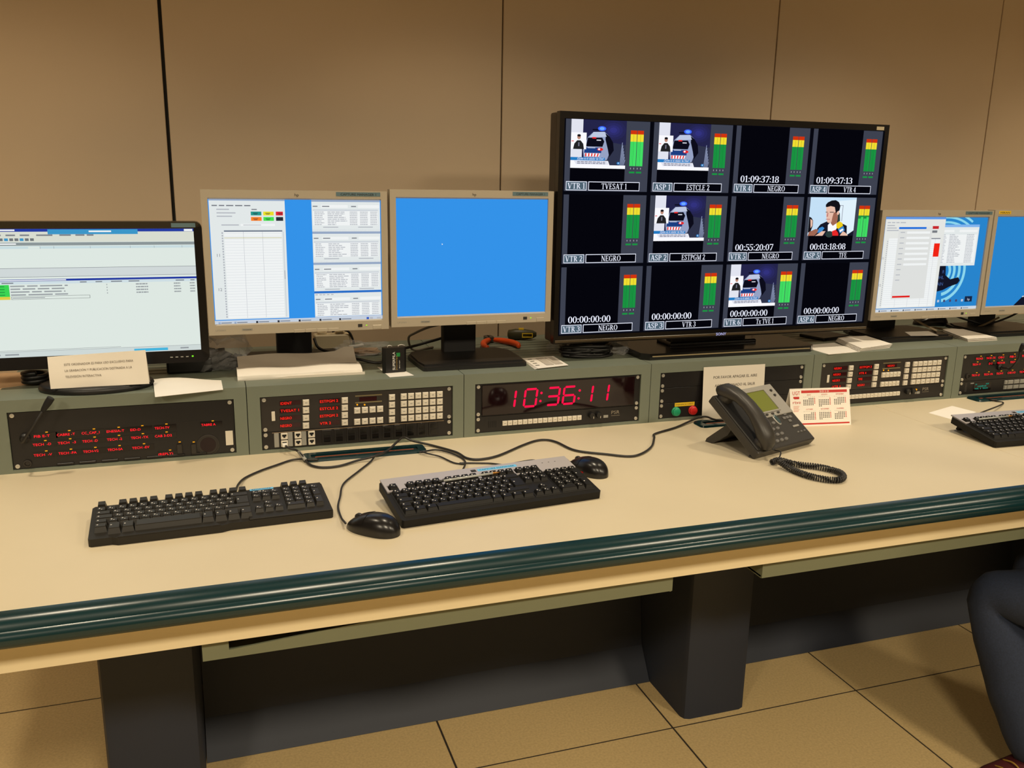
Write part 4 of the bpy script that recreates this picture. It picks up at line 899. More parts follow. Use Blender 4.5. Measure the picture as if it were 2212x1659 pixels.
def keyboard(label, fl, rz, tilt, kind):
    W, D = (0.450, 0.172) if kind == 'silver' else (0.449, 0.150)
    t = thing('keyboard', label, 'keyboard', fl, rz, tilt)
    mk = m_kkey if kind == 'silver' else m_kkeyd
    body = mat('keyboard_black', (22, 20, 17), 0.6, bump=0.03, bscale=800, spec=0.25) if kind == 'silver' else mat('keyboard_dark_grey', (34, 31, 26), 0.5, spec=0.3)
    th = 0.017
    if kind == 'silver':
        pts = [(0, 0.004), (0, D-0.012), (0.012, D), (W-0.012, D), (W, D-0.012), (W, 0.004), (W-0.004, 0), (0.004, 0)]
        MB().prism(pts, 0, th, 'z').build('body', body, t)
        # silver upper deck around the function keys
        f = MB(); z0, z1 = th, th+0.0035; ya, yb = 0.121, 0.137
        f.box(0.004, W-0.004, yb+0.002, D-0.002, z0, z1)
        xs = [(0.004, 0.0095), (0.031, 0.0475), (0.1265, 0.1335), (0.212, 0.219), (0.2975, 0.3005), (0.3605, W-0.004)]
        for a, b in xs: f.box(a, b, ya-0.002, yb+0.002, z0, z1)
        f.box(0.004, W-0.004, ya-0.007, ya-0.002, z0, z1)
        f.build('silver_deck', mat('deck_silver', (178, 172, 172), 0.4, metal=0.2), t)
        rowy = [0.1290, 0.1035, 0.0845, 0.0655, 0.0465, 0.0275]; x0 = 0.0115; kh = 0.0085
        for i in range(3): MB().box(0.378+0.016*i, 0.381+0.016*i, 0.150, 0.1515, z1, z1+0.0003).build('lamp_mark', m_ink, t)
        lg = MB().box(0.206, 0.218, 0.1500, 0.1600, z1, z1+0.0003, m_ink); lg.build('maker_badge', m_ink, t)
        sl = MB().box(0.222, 0.316, 0.1500, 0.1600, z1, z1+0.0004, m_tapeb); sl.text('CAPTURE MANAGER', 0.226, 0.1530, 0.0042, 0, m_ink, 'l', 0.085, fn=lambda a, b: (a, b, th+0.0041)); sl.build('sticker', None, t)
        for a, b in ((0.008, 0.298), (0.298, 0.362), (0.362, 0.444)): MB().box(a+0.001, b-0.001, 0.0155, 0.1145, th-0.001, th+0.0012, b=0.0008).build('key_well', m_kkey, t)
        for a in (0.03, W-0.05): MB().prism([(D-0.03, 0.0), (D-0.012, 0.0), (D-0.006, -0.0235), (D-0.013, -0.0245)], a, a+0.02, 'x').build('foot', body, t)
        xk = lambda u: x0+u*UK
    else:
        a_ = 0.30
        pts = [(0.004, 0), (0.04, 0), (0.05, -0.006), (0.235, -0.006), (0.25, 0), (W-0.004, 0.0), (W, 0.004), (W, D-0.006), (W-0.005, D), (0.005, D), (0, D-0.006), (0, 0.004)]
        MB().prism(pts, 0, 0.0155, 'z').build('body', body, t)
        MB().box(0.286, W-0.002, 0.002, D-0.002, 0.015, 0.0180, b=0.001).build('side_deck', body, t)
        MB().prism([(0.05, -0.0055), (0.232, -0.0055), (0.222, 0.012), (0.06, 0.012)], 0.015, 0.0175, 'z').build('palm_lip', body, t)
        for i in range(4): pass
        rowy = [0.1360, 0.1115, 0.0925, 0.0735, 0.0545, 0.0345]; x0 = 0.0085; kh = 0.0115
        xk = lambda u: x0+u*UK
        for a in (0.03, W-0.05): MB().prism([(D-0.03, 0.001), (D-0.012, 0.001), (D-0.012, -0.0065), (D-0.016, -0.0065)], a, a+0.02, 'x').build('foot', body, t)
        sl = MB().box(0.300, 0.348, D-0.010, D-0.002, 0.0182, 0.0187, m_tapeb); sl.text('EDICION', 0.304, D-0.008, 0.0045, 0, m_ink, 'l', 0.038, fn=lambda a, b: (a, b, 0.0190)); sl.build('sticker', None, t)
        MB().text('NMN', 0.310, D-0.0185, 0.006, 0, m_white, 'l', 0.026, fn=lambda a, b: (a, b, 0.0184)).build('maker_mark', None, t)
    zk = th if kind == 'silver' else 0.0150
    for r, u, w_, d_ in key_rows(kind):
        y = rowy[r]-(d_-1)*UK/2; x = xk(u+w_/2); hh = kh
        if kind == 'dark' and r == 0: hh = 0.0135
        if kind == 'dark' and r == 5 and u < 15 and u > 0: y -= 0.0065; d_ = 1.6
        meshinst('key', kcap(w_, d_, hh, mk, kind == 'silver' or r > 0), t, (x, y, zk), (0.14 if r == 0 and kind == 'dark' else 0.06 if r < 2 else -0.03 if r > 4 else 0, 0, 0))
    if kind == 'dark':
        for i, wl in enumerate((0.03,)): pass
    return t
K1 = keyboard('dark grey keyboard with tall function keys and a blue sticker', (-0.307, -0.484, 0.0), math.radians(2.6), math.radians(3.2), 'dark')
K2 = keyboard('black keyboard with silver top strip lying between the two black mice', (0.262, -0.558, 0.0), math.radians(5.8), math.radians(9.0), 'silver')
K3 = keyboard('black keyboard with silver top strip and a pen lying on it', (1.872, -0.462, 0.0), math.radians(-2.0), math.radians(9.0), 'silver')
# pens lying above the keys of two keyboards
def pen(kb, a, b, label):
    t = thing('pen', label, 'pen', (0, 0, -DZ)); bpy.context.view_layer.update()
    A, B = kb.matrix_world @ Vector(a), kb.matrix_world @ Vector(b); d = (B-A)
    MB().tube([A, A+d*0.5, A+d*0.86], 0.0027, 8, smoothpath=0).build('barrel', mat('pen_clear', (168, 170, 166), 0.12), t, True)
    MB().tube([A+d*0.86, A+d*0.95, B], lambda s: 0.0026*(1-s)+0.0006, 8, smoothpath=0).build('tip', mat('pen_brass', (170, 120, 60), 0.3, metal=0.8), t, True)
    MB().tube([A-d*0.06, A, A+d*0.02], 0.0031, 8, smoothpath=0).build('cap', m_blackp, t, True)
pen(K2, (0.124, 0.1155, 0.0285), (0.262, 0.1205, 0.0285), 'clear ballpoint pen resting above the keys between the two mice')
pen(K3, (0.042, 0.1150, 0.0285), (0.172, 0.1200, 0.0285), 'clear ballpoint pen resting on the keyboard beside the folded paper')

# ================================================================== MICE
m_mouse = mat('mouse_black', (22, 20, 20), 0.28, bump=0.01, bscale=900)
def mouse(label, c, ang, glow=None, z=0.0, sc=1.0):
    t = thing('computer_mouse', label, 'mouse', (c[0], c[1], z), ang)
    L, Wd, Hh = 0.116*sc, 0.062*sc, 0.038*sc
    def prof(s):                                   # s 0 tail .. 1 nose ; half-width, height
        wv = Wd/2*(1-abs(2*s-0.9)**3.2*0.55) if s < 0.98 else Wd/2*0.35
        wv = Wd/2*max(0.002, 1-abs((s-0.46)/0.54 if s > 0.46 else (0.46-s)/0.46)**2.6)**0.5
        hv = Hh*max(0.0, 1-((s-0.38)/0.64)**2)**0.7 if s > 0.38 else Hh*max(0.0, 1-((0.38-s)/0.382)**2.4)**0.5
        return wv, max(hv, 0.004)
    def ring(s, off=0.0, a0=0, a1=PI, n=14):
        wv, hv = prof(s); out = []
        for k in range(n+1):
            a = a0+(a1-a0)*k/n; cx_ = math.cos(a); sx_ = math.sin(a)
            out.append((-(wv+off)*math.copysign(abs(cx_)**0.75, cx_), (s-0.5)*L, 0.004+(hv-0.004+off)*abs(sx_)**0.8))
        return out
    N = 22; rg = []
    for i in range(N+1):
        s = 0.5-0.498*math.cos(PI*i/N); r = ring(s); wv = prof(s)[0]
        rg.append(r+[(wv*0.94, r[-1][1], 0.0), (-wv*0.94, r[-1][1], 0.0)])
    m = MB(); m.loft([q[::-1] for q in rg]); m.build('shell', m_mouse, t, 50)
    for sd, (a0, a1) in (('left', (0.5, PI/2-0.06)), ('right', (PI/2+0.06, PI-0.5))):
        b = MB(); g = []
        for i in range(9):
            s = 0.56+0.36*i/8; g.append(ring(s, 0.0006, a0, a1, 8))
        n = 9; v = [p for q in g for p in q]
        b.add(v, [(i*n+k, (i+1)*n+k, (i+1)*n+k+1, i*n+k+1) for i in range(8) for k in range(8)]); b.build('button', m_mouse, t, True)
    wv, hv = prof(0.78)
    MB().lathe([(0.009, -0.003), (0.0098, -0.002), (0.0098, 0.002), (0.009, 0.003)], 16, (0, (0.78-0.5)*L, hv-0.0055), 'x').build('scroll_wheel', m_rubber, t, 40)
    if glow:
        MB().box(-Wd/2*1.0, -Wd/2*0.86, -0.016, -0.004, 0.006, 0.012, b=0.002).build('side_glow', emis((150, 10, 10), 0.9), t)
    return t
mouse('black mouse on its cord in front of the two keyboards', (0.2065, -0.553), math.radians(46))
mouse('black mouse with red glow at the numeric-keypad end of the silver-topped keyboard', (0.752, -0.345), math.radians(22), True)
mouse('black mouse lying on the console top behind the silver monitor with the hand picture', (2.425, 0.372), math.radians(75), None, HT, 1.1)

# ================================================================== PHONE
PA = math.radians(36); PRZ = math.radians(18); PO = Vector((1.190, -0.372, 0.0))
ph = thing('desk_phone', 'dark grey desk telephone with green display and coiled handset cord', 'telephone', PO, PRZ)
ca, sa = math.cos(PA), math.sin(PA)
def T3(x, s, n): return (x, s*ca-n*sa, s*sa+n*ca)
TH = 0.024
R2 = Matrix.Rotation(PRZ, 3, 'Z')
ex, es, en = R2 @ Vector((1, 0, 0)), R2 @ Vector((0, ca, sa)), R2 @ Vector((0, -sa, ca))
def deck(cx_, cy_, n=TH):                           # crop point -> (x, s) on the phone deck
    px, py = 1480+cx_/5.82, 800+cy_/5.82; d = ray(px, py); o = PO+en*n
    k = (o-CAM).dot(en)/d.dot(en); q = CAM+d*k-o; return q.dot(ex), q.dot(es)
class PB(MB):
    def bbox(s, x0, x1, s0, s1, n0, n1, mt=None, b=0.0):
        t_ = MB().box(x0, x1, s0, s1, n0, n1, None, b); return s.add([T3(*v) for v in t_.v], t_.f, mt)
    def cyl(s, x, sv, r1, r2, n0, n1, mt=None, k=14):
        t_ = MB().lathe([(1, n0), (1, n0+(n1-n0)*0.6), (0.8, n1), (0, n1)], k); return s.add([T3(x+v[0]*r1, sv+v[1]*r2, v[2]) for v in t_.v], t_.f, mt)
m_pho = mat('phone_charcoal', (52, 49, 45), 0.42, bump=0.03, bscale=700)
m_phs = mat('phone_silver', (168, 164, 156), 0.38, metal=0.3)
PWd, PL = 0.236, 0.196
PB().bbox(0, PWd, 0, PL, 0, TH, b=0.004).build('body', m_pho, ph)
PB().bbox(0.076, PWd-0.003, 0.093, PL-0.001, TH-0.001, TH+0.0035, b=0.0015).build('silver_plate', m_phs, ph)
x0, s0 = deck(930, 590, TH+.0035); x1, s1 = deck(970, 262, TH+.0035); x2, s2 = deck(1190, 500, TH+.0035)
lx0, lx1, ls0, ls1 = 0.0985, 0.186, 0.110, 0.178
fr = PB()
for q in ((lx0-0.004, lx0, ls0-0.004, ls1+0.004), (lx1, lx1+0.004, ls0-0.004, ls1+0.004), (lx0, lx1, ls0-0.004, ls0), (lx0, lx1, ls1, ls1+0.004)): fr.bbox(q[0], q[1], q[2], q[3], TH+0.002, TH+0.0065)
fr.build('display_frame', m_phs, ph)
PB().bbox(lx0, lx1, ls0, ls1, TH+0.003, TH+0.0042).build('display', mat('lcd_green', (112, 118, 52), 0.3, emit=(110, 120, 40), es=0.05), ph)
for q in range(4):
    PB().cyl(0.104+0.0235*q, 0.1005, 0.0058, 0.0032, TH+0.003, TH+0.006).build('soft_key', m_pho, ph, 40)
for q in range(2): PB().cyl(0.214, 0.172-0.017*q, 0.0042, 0.0042, TH+0.003, TH+0.0065).build('line_key', m_pho, ph, 40)
for r in range(4):
    for c in range(3):
        PB().cyl(0.0935+0.0185*c, 0.074-0.0178*r, 0.0068, 0.0050, TH-0.0005, TH+0.0035).build('number_key', mat('phone_key', (112, 110, 108), 0.25), ph, 40)
hk = PB(); hk.cyl(0.153, 0.083, 0.0085, 0.019, TH-0.0005, TH+0.0022); hk.build('headset_key_ring', m_phs, ph, 40)
PB().cyl(0.153, 0.083, 0.006, 0.016, TH+0.001, TH+0.0045).build('headset_key', mat('headset_key_teal', (54, 72, 74), 0.3), ph, 40)
for dx, ds in ((0, 0), (-0.013, 0), (0.013, 0), (0, 0.0115), (0, -0.0115)):
    PB().bbox(0.196+dx-0.0052, 0.196+dx+0.0052, 0.081+ds-0.0042, 0.081+ds+0.0042, TH-0.0005, TH+0.003, b=0.001).build('navigation_key', mat('phone_key', (112, 110, 108)), ph)
PB().bbox(0.190, 0.214, 0.0475, 0.0535, TH-0.0005, TH+0.0025, b=0.001).build('volume_key', m_phs, ph)
for q in range(3): PB().cyl(0.192+0.0135*q, 0.031, 0.0036, 0.0028, TH-0.0005, TH+0.0025).build('function_key', mat('phone_key', (112, 110, 108)), ph, 40)
PB().bbox(0.002, 0.070, 0.008, PL-0.006, TH-0.001, TH+0.0045, b=0.002).build('cradle', mat('phone_dark', (30, 28, 26), 0.5), ph)
# handset: an arched bar with a cup at each end
hs = PB(); rings = []
path = [(0.004, 0.031), (0.012, 0.043), (0.030, 0.054), (0.055, 0.064), (0.085, 0.0705), (0.115, 0.0715), (0.145, 0.067), (0.170, 0.0575), (0.190, 0.045), (0.200, 0.034), (0.203, 0.028)]
hw = [0.88*q for q in (0.016, 0.023, 0.0265, 0.0255, 0.0235, 0.0225, 0.0235, 0.0258, 0.0265, 0.022, 0.014)]
htk = [0.010, 0.016, 0.0185, 0.0165, 0.0135, 0.0125, 0.0135, 0.0165, 0.0180, 0.014, 0.008]
for i, (s_, n_) in enumerate(path):
    a, b = path[max(0, i-1)], path[min(len(path)-1, i+1)]; tx_, tn = b[0]-a[0], b[1]-a[1]; l = math.hypot(tx_, tn); nx, nn = -tn/l, tx_/l; rg = []
    for k in range(16):
        an = 2*PI*k/16; c_, s2_ = math.cos(an), math.sin(an)
        xx = hw[i]*math.copysign(abs(c_)**0.7, c_); vv = htk[i]*math.copysign(abs(s2_)**0.7, s2_)
        rg.append(T3(0.030+xx, s_+nx*vv, n_+nn*vv))
    rings.append(rg)
hs.loft(rings); hnd = hs.build('handset', m_pho, ph, 60)
for sc_, nm in ((0.024, 'mouthpiece'), (0.176, 'earpiece')): PB().cyl(0.030, sc_, 0.0212, 0.019, 0.022, 0.048, k=20).build(nm, m_pho, hnd, 40)
st = MB()
st.prism([(0.085, 0.060), (0.100, 0.067), (0.168, 0.010), (0.172, 0.0), (0.150, 0.0), (0.10, 0.035)], 0.018, 0.218, 'x'); st.build('stand', m_pho, ph)
MB().box(0.004, 0.232, -0.001, 0.020, 0.0, 0.006, b=0.002).build('front_foot', m_pho, ph)
def phl(p): return R2.transposed() @ (Vector(p)-PO)
def c6b(x, y, z=0.0085): return dz(1480+x/5.82, 800+y/5.82, z)
cpath = bez([c6b(*q) for q in [(1088, 1158), (1190, 1130), (1400, 1180), (1690, 1215), (1925, 1275), (1990, 1335), (1930, 1378), (1760, 1368), (1540, 1320), (1330, 1240), (1190, 1150, 0.016), (1175, 1120, 0.022)]], 24)
helix = []; acc = 0.0; turn = 0.0056
for i in range(len(cpath)-1):
    a, b = cpath[i], cpath[i+1]; L_ = (b-a).length; d = (b-a).normalized(); n1 = d.cross(Vector((0, 0, 1))).normalized(); n2 = n1.cross(d); k = max(2, int(L_/turn*8))
    for j in range(k):
        q = a.lerp(b, j/k); th_ = 2*PI*(acc+L_*j/k)/turn; helix.append(phl(q+(n1*math.cos(th_)+n2*math.sin(th_))*0.0062))
    acc += L_
MB().tube(helix, 0.0020, 6, smoothpath=0).build('coiled_cord', m_rubber, ph, True)
hs0 = Vector(T3(0.040, 0.006, 0.030)); e1 = phl(cpath[-1])
MB().tube([hs0, hs0+Vector((0.012, -0.012, -0.006)), (hs0+e1)/2+Vector((0.012, -0.012, 0.004)), e1], 0.0017, 6).build('straight_cord', m_rubber, ph, True)

# ================================================================== CALENDAR AND NOTICE
def card_frame(a, b, c, d):
    """corner points (lower left, lower right, upper right, upper left) -> function from 0..1 coordinates"""
    a, b, c, d = map(Vector, (a, b, c, d))
    nrm = (b-a).cross(d-a).normalized()
    return (lambda u, v, o=0.0: tuple((a*(1-u)+b*u)*(1-v)+(d*(1-u)+c*u)*v+nrm*o)), nrm
cl = Vector((1.466, -0.146, 0.0)); crr = Vector((1.650, -0.172, 0.0)); cdv = (crr-cl).normalized(); cn = Vector((cdv.y, -cdv.x, 0)); ch = 0.104
cal = thing('desk_calendar', 'white tent-fold desk calendar with red band standing beside the telephone', 'calendar', (1.558, -0.16, 0))
O = Vector((1.558, -0.16, 0))
tl_ = cl-cn*0.030+Vector((0, 0, ch)); tr_ = crr-cn*0.030+Vector((0, 0, ch))
Fc, nc = card_frame(cl-O, crr-O, tr_-O, tl_-O)
th_ = 0.0006
f = MB(); 
for A, B, C2, D2 in ((cl, crr, tr_, tl_), (crr-cn*0.062, cl-cn*0.062, tl_, tr_), (cl-cn*0.062, crr-cn*0.062, crr, cl)):
    q, nn = card_frame(A-O, B-O, C2-O, D2-O)
    f.add([q(0, 0), q(1, 0), q(1, 1), q(0, 1), q(0, 0, -th_), q(1, 0, -th_), q(1, 1, -th_), q(0, 1, -th_)], [(0, 1, 2, 3), (7, 6, 5, 4), (0, 4, 5, 1), (1, 5, 6, 2), (2, 6, 7, 3), (3, 7, 4, 0)])
f.build('card', m_paper, cal)
pt = MB(); cw = (crr-cl).length
def crct(u0_, u1, v0, v1, m, o=0.0003): pt.add([Fc(u0_, v0, o), Fc(u1, v0, o), Fc(u1, v1, o), Fc(u0_, v1, o)], [(0, 1, 2, 3)], m)
crct(.19, .955, .875, .945, m_inkr); crct(.05, .975, .045, .085, m_inkr)
fnc = lambda a, b: Fc(a/cw, b/ch, 0.0005)
pt.text('2010', cw*0.57, ch*0.89, 0.0045, 0, m_paper, 'c', 0.03, fn=fnc)
pt.text('UGT', cw*0.045, ch*0.83, 0.0105, 0, m_inkr, 'l', 0.023, fn=fnc); pt.text('rtve', cw*0.045, ch*0.60, 0.0085, 0, m_inkr, 'l', 0.024, fn=fnc)
for dx in (0.0, 0.012): crct(.055+dx*4, .105+dx*4, .735, .785, m_inkr)
crct(.07, .15, .72, .745, m_inkr)
for i in range(6): crct(.05, .15-.01*(i % 3), .53-.028*i, .54-.028*i, mat('ink_red_faint', (226, 150, 130)))
months = ['JULIO', 'AGOSTO', 'SEPTIEMBRE', 'OCTUBRE', 'NOVIEMBRE', 'DICIEMBRE']
starts = [3, 6, 2, 4, 0, 2]; lens = [31, 31, 30, 31, 30, 31]
for mth in range(6):
    u = .215+.258*(mth % 3); v = .80-.38*(mth//3)
    pt.text(months[mth], cw*(u+.10), ch*(v+.012), 0.0034, 0, m_inkr, 'c', None, fn=fnc)
    for k in range(7): crct(u+.030*k+.006, u+.030*k+.014, v-.035, v-.022, m_keyg)
    for d in range(lens[mth]):
        p_ = d+starts[mth]; c2, r2 = p_ % 7, p_//7
        crct(u+.030*c2+.003, u+.030*c2+.020, v-.085-.040*r2, v-.063-.040*r2, m_inkr if c2 == 6 else m_ink)
pt.build('print', None, cal)

nl = Vector((1.255, -0.012, 0.0)); nr_ = Vector((1.463, -0.012, 0.0))
no = thing('notice_sheet', 'white notice asking to switch off the air conditioning, leaning behind the telephone', 'notice', (1.36, -0.012, 0)); O2 = Vector((1.36, -0.012, 0))
A, B, C2, D2 = Vector((1.253, -0.018, 0.0)), Vector((1.458, -0.018, 0.0)), Vector((1.463, -0.0022, 0.1525)), Vector((1.257, -0.0022, 0.1535))
Fn, nn = card_frame(A-O2, B-O2, C2-O2, D2-O2)
nbm = MB(); NX = 10
for i in range(NX):
    for o, fl_ in ((0, 0), (-0.0003, 1)):
        q = [Fn(i/NX, 0, o), Fn((i+1)/NX, 0, o), Fn((i+1)/NX, 1, o), Fn(i/NX, 1, o)]; nbm.add(q if not fl_ else q[::-1], [(0, 1, 2, 3)])
nbm.build('sheet', m_paper2, no)
nt = MB(); fnn = lambda a, b: Fn(a/0.207, b/0.153, 0.0006)
for s, z in (('POR FAVOR APAGAR EL AIRE', 0.118), ('ACONDICIONADO AL SALIR', 0.094), ('YA NO FUNCIONA', 0.070)):
    nt.text(s, 0.107, z, 0.0082, 0, mat('ink_grey', (84, 78, 74)), 'c', {0.118: 0.147, 0.094: 0.136, 0.070: 0.09}[z], fn=fnn)
nt.build('print', None, no)

# ================================================================== CABLE SLOTS AND CABLES
def slot(x0, x1, y0, y1, label):
    t = thing('cable_slot', label, 'cable slot', ((x0+x1)/2, (y0+y1)/2, 0)); w_, d_ = (x1-x0)/2, (y1-y0)/2
    def rr(a, b, r, z): return [(sx_*(a-r)+r*math.cos(t_+k*PI/8), sy_*(b-r)+r*math.sin(t_+k*PI/8), z) for sx_, sy_, t_ in ((1, 1, 0), (-1, 1, PI/2), (-1, -1, PI), (1, -1, 1.5*PI)) for k in range(5)]
    o0, o1, i1, i0 = rr(w_, d_, 0.012, 0.0), rr(w_-0.002, d_-0.002, 0.011, 0.006), rr(w_-0.020, d_*0.42, 0.004, 0.006), rr(w_-0.020, d_*0.42, 0.004, 0.0006)
    MB().loft([o0, o1, i1, i0], caps=False).build('slot_frame', m_nose, t, 40)
    MB().add(rr(w_-0.020, d_*0.42, 0.004, 0.0008), [tuple(range(20))]).build('slot_hole', m_dark, t)
    MB().box(-w_+0.03, w_-0.03, -d_*0.1, d_*0.1, 0.0005, 0.0035).build('brush_strip', mat('brush_copper', (134, 70, 42), 0.6), t)
slot(0.120, 0.424, -0.100, -0.040, 'dark green cable slot in the desk below the network sockets')
slot(1.212, 1.512, -0.090, -0.032, 'dark green cable slot in the desk behind the telephone')
slot(2.235, 2.535, -0.064, -0.006, 'dark green cable slot in the desk below the turquoise readout panel')
def c6(x, y, z=0.004): return dz(500+x/4.809, 860+y/4.809, z)
def c7(x, y, z=0.004): p = cr7(x, y); return dz(p[0], p[1], z)
def cab(name, pts, r, m, label, cat='cable', extra=None):
    t = thing(name, label, cat, (0, 0, 0))
    MB().tube(pts, r, 8, smoothpath=8).build('cord', m, t, True)
    return t
cab('keyboard_cable', [c6(48, 960, 0.018), c6(70, 900, 0.01), c6(140, 830), c6(300, 755), c6(470, 695), c6(620, 645), c6(740, 632, 0.007), c6(800, 640, 0.009), c6(900, 640, 0.006)], 0.0026, m_rubber, 'dark cable running from the dark grey keyboard to the cable slot')
cab('mouse_cable', [c6(1185, 1300, 0.012), c6(1140, 1240, 0.005), c6(1108, 1130), c6(1130, 1020), c6(1165, 890), c6(1320, 760), c6(1440, 665), c6(1480, 615, 0.007), c6(1500, 590, 0.010), c6(1520, 580, 0.004)], 0.0022, m_rubber, 'thin dark cord running from the mouse in front of the keyboards to the cable slot')
px_net = cr6(455, 715)
jack_w = dy(px_net[0], px_net[1], -0.004)
netc = cab('network_cable', [jack_w+Vector((0, 0.006, 0)), jack_w+Vector((0.006, -0.02, -0.002)), c6(680, 545, 0.014), c6(745, 610, 0.011), c6(790, 672, 0.005), c6(850, 705), c6(960, 720), c6(1130, 702), c6(1320, 645, 0.006), c6(1480, 605, 0.011), c6(1620, 545, 0.013), c6(1720, 455, 0.022), c6(1790, 408, 0.022), c6(1870, 440, 0.014), c6(1960, 462, 0.009), c6(2100, 495),
     c7(20, 935), c7(110, 985), c7(220, 996), c7(380, 965), c7(580, 880), c7(700, 838), c7(790, 830), c7(880, 850), c7(1040, 920), c7(1300, 952), c7(1500, 970), c7(1610, 945), c7(1690, 885), c7(1712, 810), c7(1720, 778), c7(1900, 722), c7(2060, 652, 0.008), c7(2150, 632, 0.012), dz(1558, 908, 0.016), Vector((1.345, -0.215, 0.05))], 0.0029, m_rubber, 'long black network cable snaking from the white socket to the telephone')
a, b = c6(700, 560, 0.0125), c6(772, 645, 0.008)
MB().tube([a, (a+b)/2, b], 0.0042, 8, smoothpath=0).build('plug_boot', m_keyg, netc, True)
MB().box(jack_w.x-0.006, jack_w.x+0.006, -0.012, 0.0, jack_w.z-0.004, jack_w.z+0.004, b=0.001).build('plug', m_white, netc)
k2b = K2.matrix_world @ Vector((0.200, 0.17, 0.012)) - Vector((0, 0, DZ))
cab('keyboard_cable', [k2b, k2b+Vector((-0.006, 0.02, -0.012)), dz(*cr6(1995, 860), 0.004), dz(*cr6(1900, 795), 0.004), dz(*cr6(1760, 758), 0.005), dz(*cr6(1660, 768), 0.008), dz(*cr6(1600, 780), 0.006)], 0.0022, m_rubber, 'dark cable from the back of the silver-topped keyboard between the mice')
cab('mouse_cable', [dz(*cr6(1610, 770), 0.007), dz(*cr6(1680, 790), 0.008), dz(*cr6(1780, 815), 0.004), dz(*cr6(1900, 868), 0.003), dz(*cr6(2000, 878), 0.003), c7(60, 1028, 0.003), c7(300, 1030, 0.003), c7(430, 1042, 0.003), c7(560, 1020, 0.003), c7(680, 1003, 0.003), dz(1175, 1000, 0.003), Vector((0.72, -0.285, 0.004)), Vector((0.732, -0.29, 0.010))], 0.0020, m_rubber, 'dark cord from the red-glowing mouse passing behind the silver-topped keyboard')
def c9(x, y, z=0.003): p = cr9(x, y); return dz(p[0], p[1], z)
k3b = K3.matrix_world @ Vector((0.145, 0.17, 0.012)) - Vector((0, 0, DZ))
cab('keyboard_cable', [k3b, k3b+Vector((-0.012, 0.03, -0.006)), c9(1380, 845), c9(1280, 805), c9(1150, 785), c9(1000, 782), c9(925, 765), c9(905, 752), c9(960, 745), c9(1100, 762, 0.004), c9(1220, 785, 0.007), c9(1300, 790, 0.007)], 0.0022, m_rubber, 'dark cable looping beside the folded paper to the keyboard with the pen')

# ================================================================== LOOSE THINGS ON THE CONSOLE
def sheet(name, pts, z, label, cat='paper', th=0.0004, m=None, group=None, curl=0.0, n=8, build=True, base=None):
    """thin sheet through four level corner points, order front-left, front-right, back-right, back-left"""
    P = [Vector((p[0], p[1], 0)) for p in pts]; c = sum(P, Vector())/4; top = []; bot = []
    q = MB(); v = []
    for j in range(n+1):
        for i in range(n+1):
            u_, w_ = i/n, j/n; p = (P[0]*(1-u_)+P[1]*u_)*(1-w_)+(P[3]*(1-u_)+P[2]*u_)*w_-c
            h = curl*(math.sin(u_*PI*1.3+0.4)*0.5+0.5)*(w_**1.5) if curl else 0
            v.append((p.x, p.y, h+th))
    N = (n+1)**2; v += [(a, b, h-th) for a, b, h in v]
    f = []
    for j in range(n):
        for i in range(n):
            a = j*(n+1)+i; f += [(a, a+1, a+n+2, a+n+1), (N+a, N+a+n+1, N+a+n+2, N+a+1)]
    rim = [i for i in range(n+1)]+[j*(n+1)+n for j in range(1, n+1)]+[n*(n+1)+i for i in range(n-1, -1, -1)]+[j*(n+1) for j in range(n-1, 0, -1)]
    for k in range(len(rim)):
        a, b = rim[k], rim[(k+1) % len(rim)]; f.append((a, N+a, N+b, b))
    q.add(v, f)
    if not build: return q, c
    return solo(q, name, m or m_paper, label, cat, 30, group, (c.x, c.y, z))
# folded instruction card in front of the black monitor
fc = thing('folded_card', 'creased white card with three printed lines standing on the oval monitor foot', 'card', (-0.33, 0.03, HT+0.0165)); O3 = Vector((-0.33, 0.03, HT+0.0165))
a, b, c, d = dy(109, 838, 0.022), dy(322, 821, 0.022), dy(314, 756, 0.055), dy(102, 771, 0.055)
zf = HT+0.0165
a.z = zf; b.z = zf
Fk, nk = card_frame(a-O3, b-O3, c-O3, d-O3)
q = MB(); NU, NV = 16, 8; v = []
def wob(u, w): return 0.0035*math.sin(u*5+w*2)*w*(1-w)*2-(0.006*max(0, 0.28-w) if True else 0)+0.002*math.sin(u*11)*max(0, 0.3-w)
for j in range(NV+1):
    for i in range(NU+1): v.append(Fk(i/NU, j/NV, wob(i/NU, j/NV)))
q.add(v, [(j*(NU+1)+i, j*(NU+1)+i+1, (j+1)*(NU+1)+i+1, (j+1)*(NU+1)+i) for j in range(NV) for i in range(NU)])
q.add([Fk(0, 1, 0), Fk(1, 1, 0), Fk(1, 0.02, -0.045), Fk(0, 0.02, -0.045)], [(3, 2, 1, 0)])
q.build('card_sheet', m_paper2, fc, 40)
q = MB(); cw3, ch3 = (b-a).length, (d-a).length
fk3 = lambda x_, z_: Fk(x_/cw3, z_/ch3, wob(x_/cw3, z_/ch3)+0.0012)
for s, zz, x_, ww in (('ESTE ORDENADOR ES PARA USO EXCLUSIVO PARA', .68, .16, .70), ('LA GRABACIÓN Y PUBLICACIÓN DESTINADA A LA', .49, .16, .68), ('TELEVISIÓN INTERACTIVA', .30, .16, .36)):
    q.text(s, cw3*x_, ch3*zz, 0.0052, 0, mat('ink_brown', (96, 84, 70)), 'l', cw3*ww, fn=fk3)
q.build('print', None, fc)
sheet('paper_sheet', [dz(335, 858, HT), dz(482, 842, HT), dz(478, 822, HT), dz(331, 826, HT)], HT, 'curled white sheet lying on the console edge beside the oval monitor foot', 'paper', 0.0006, curl=0.010)
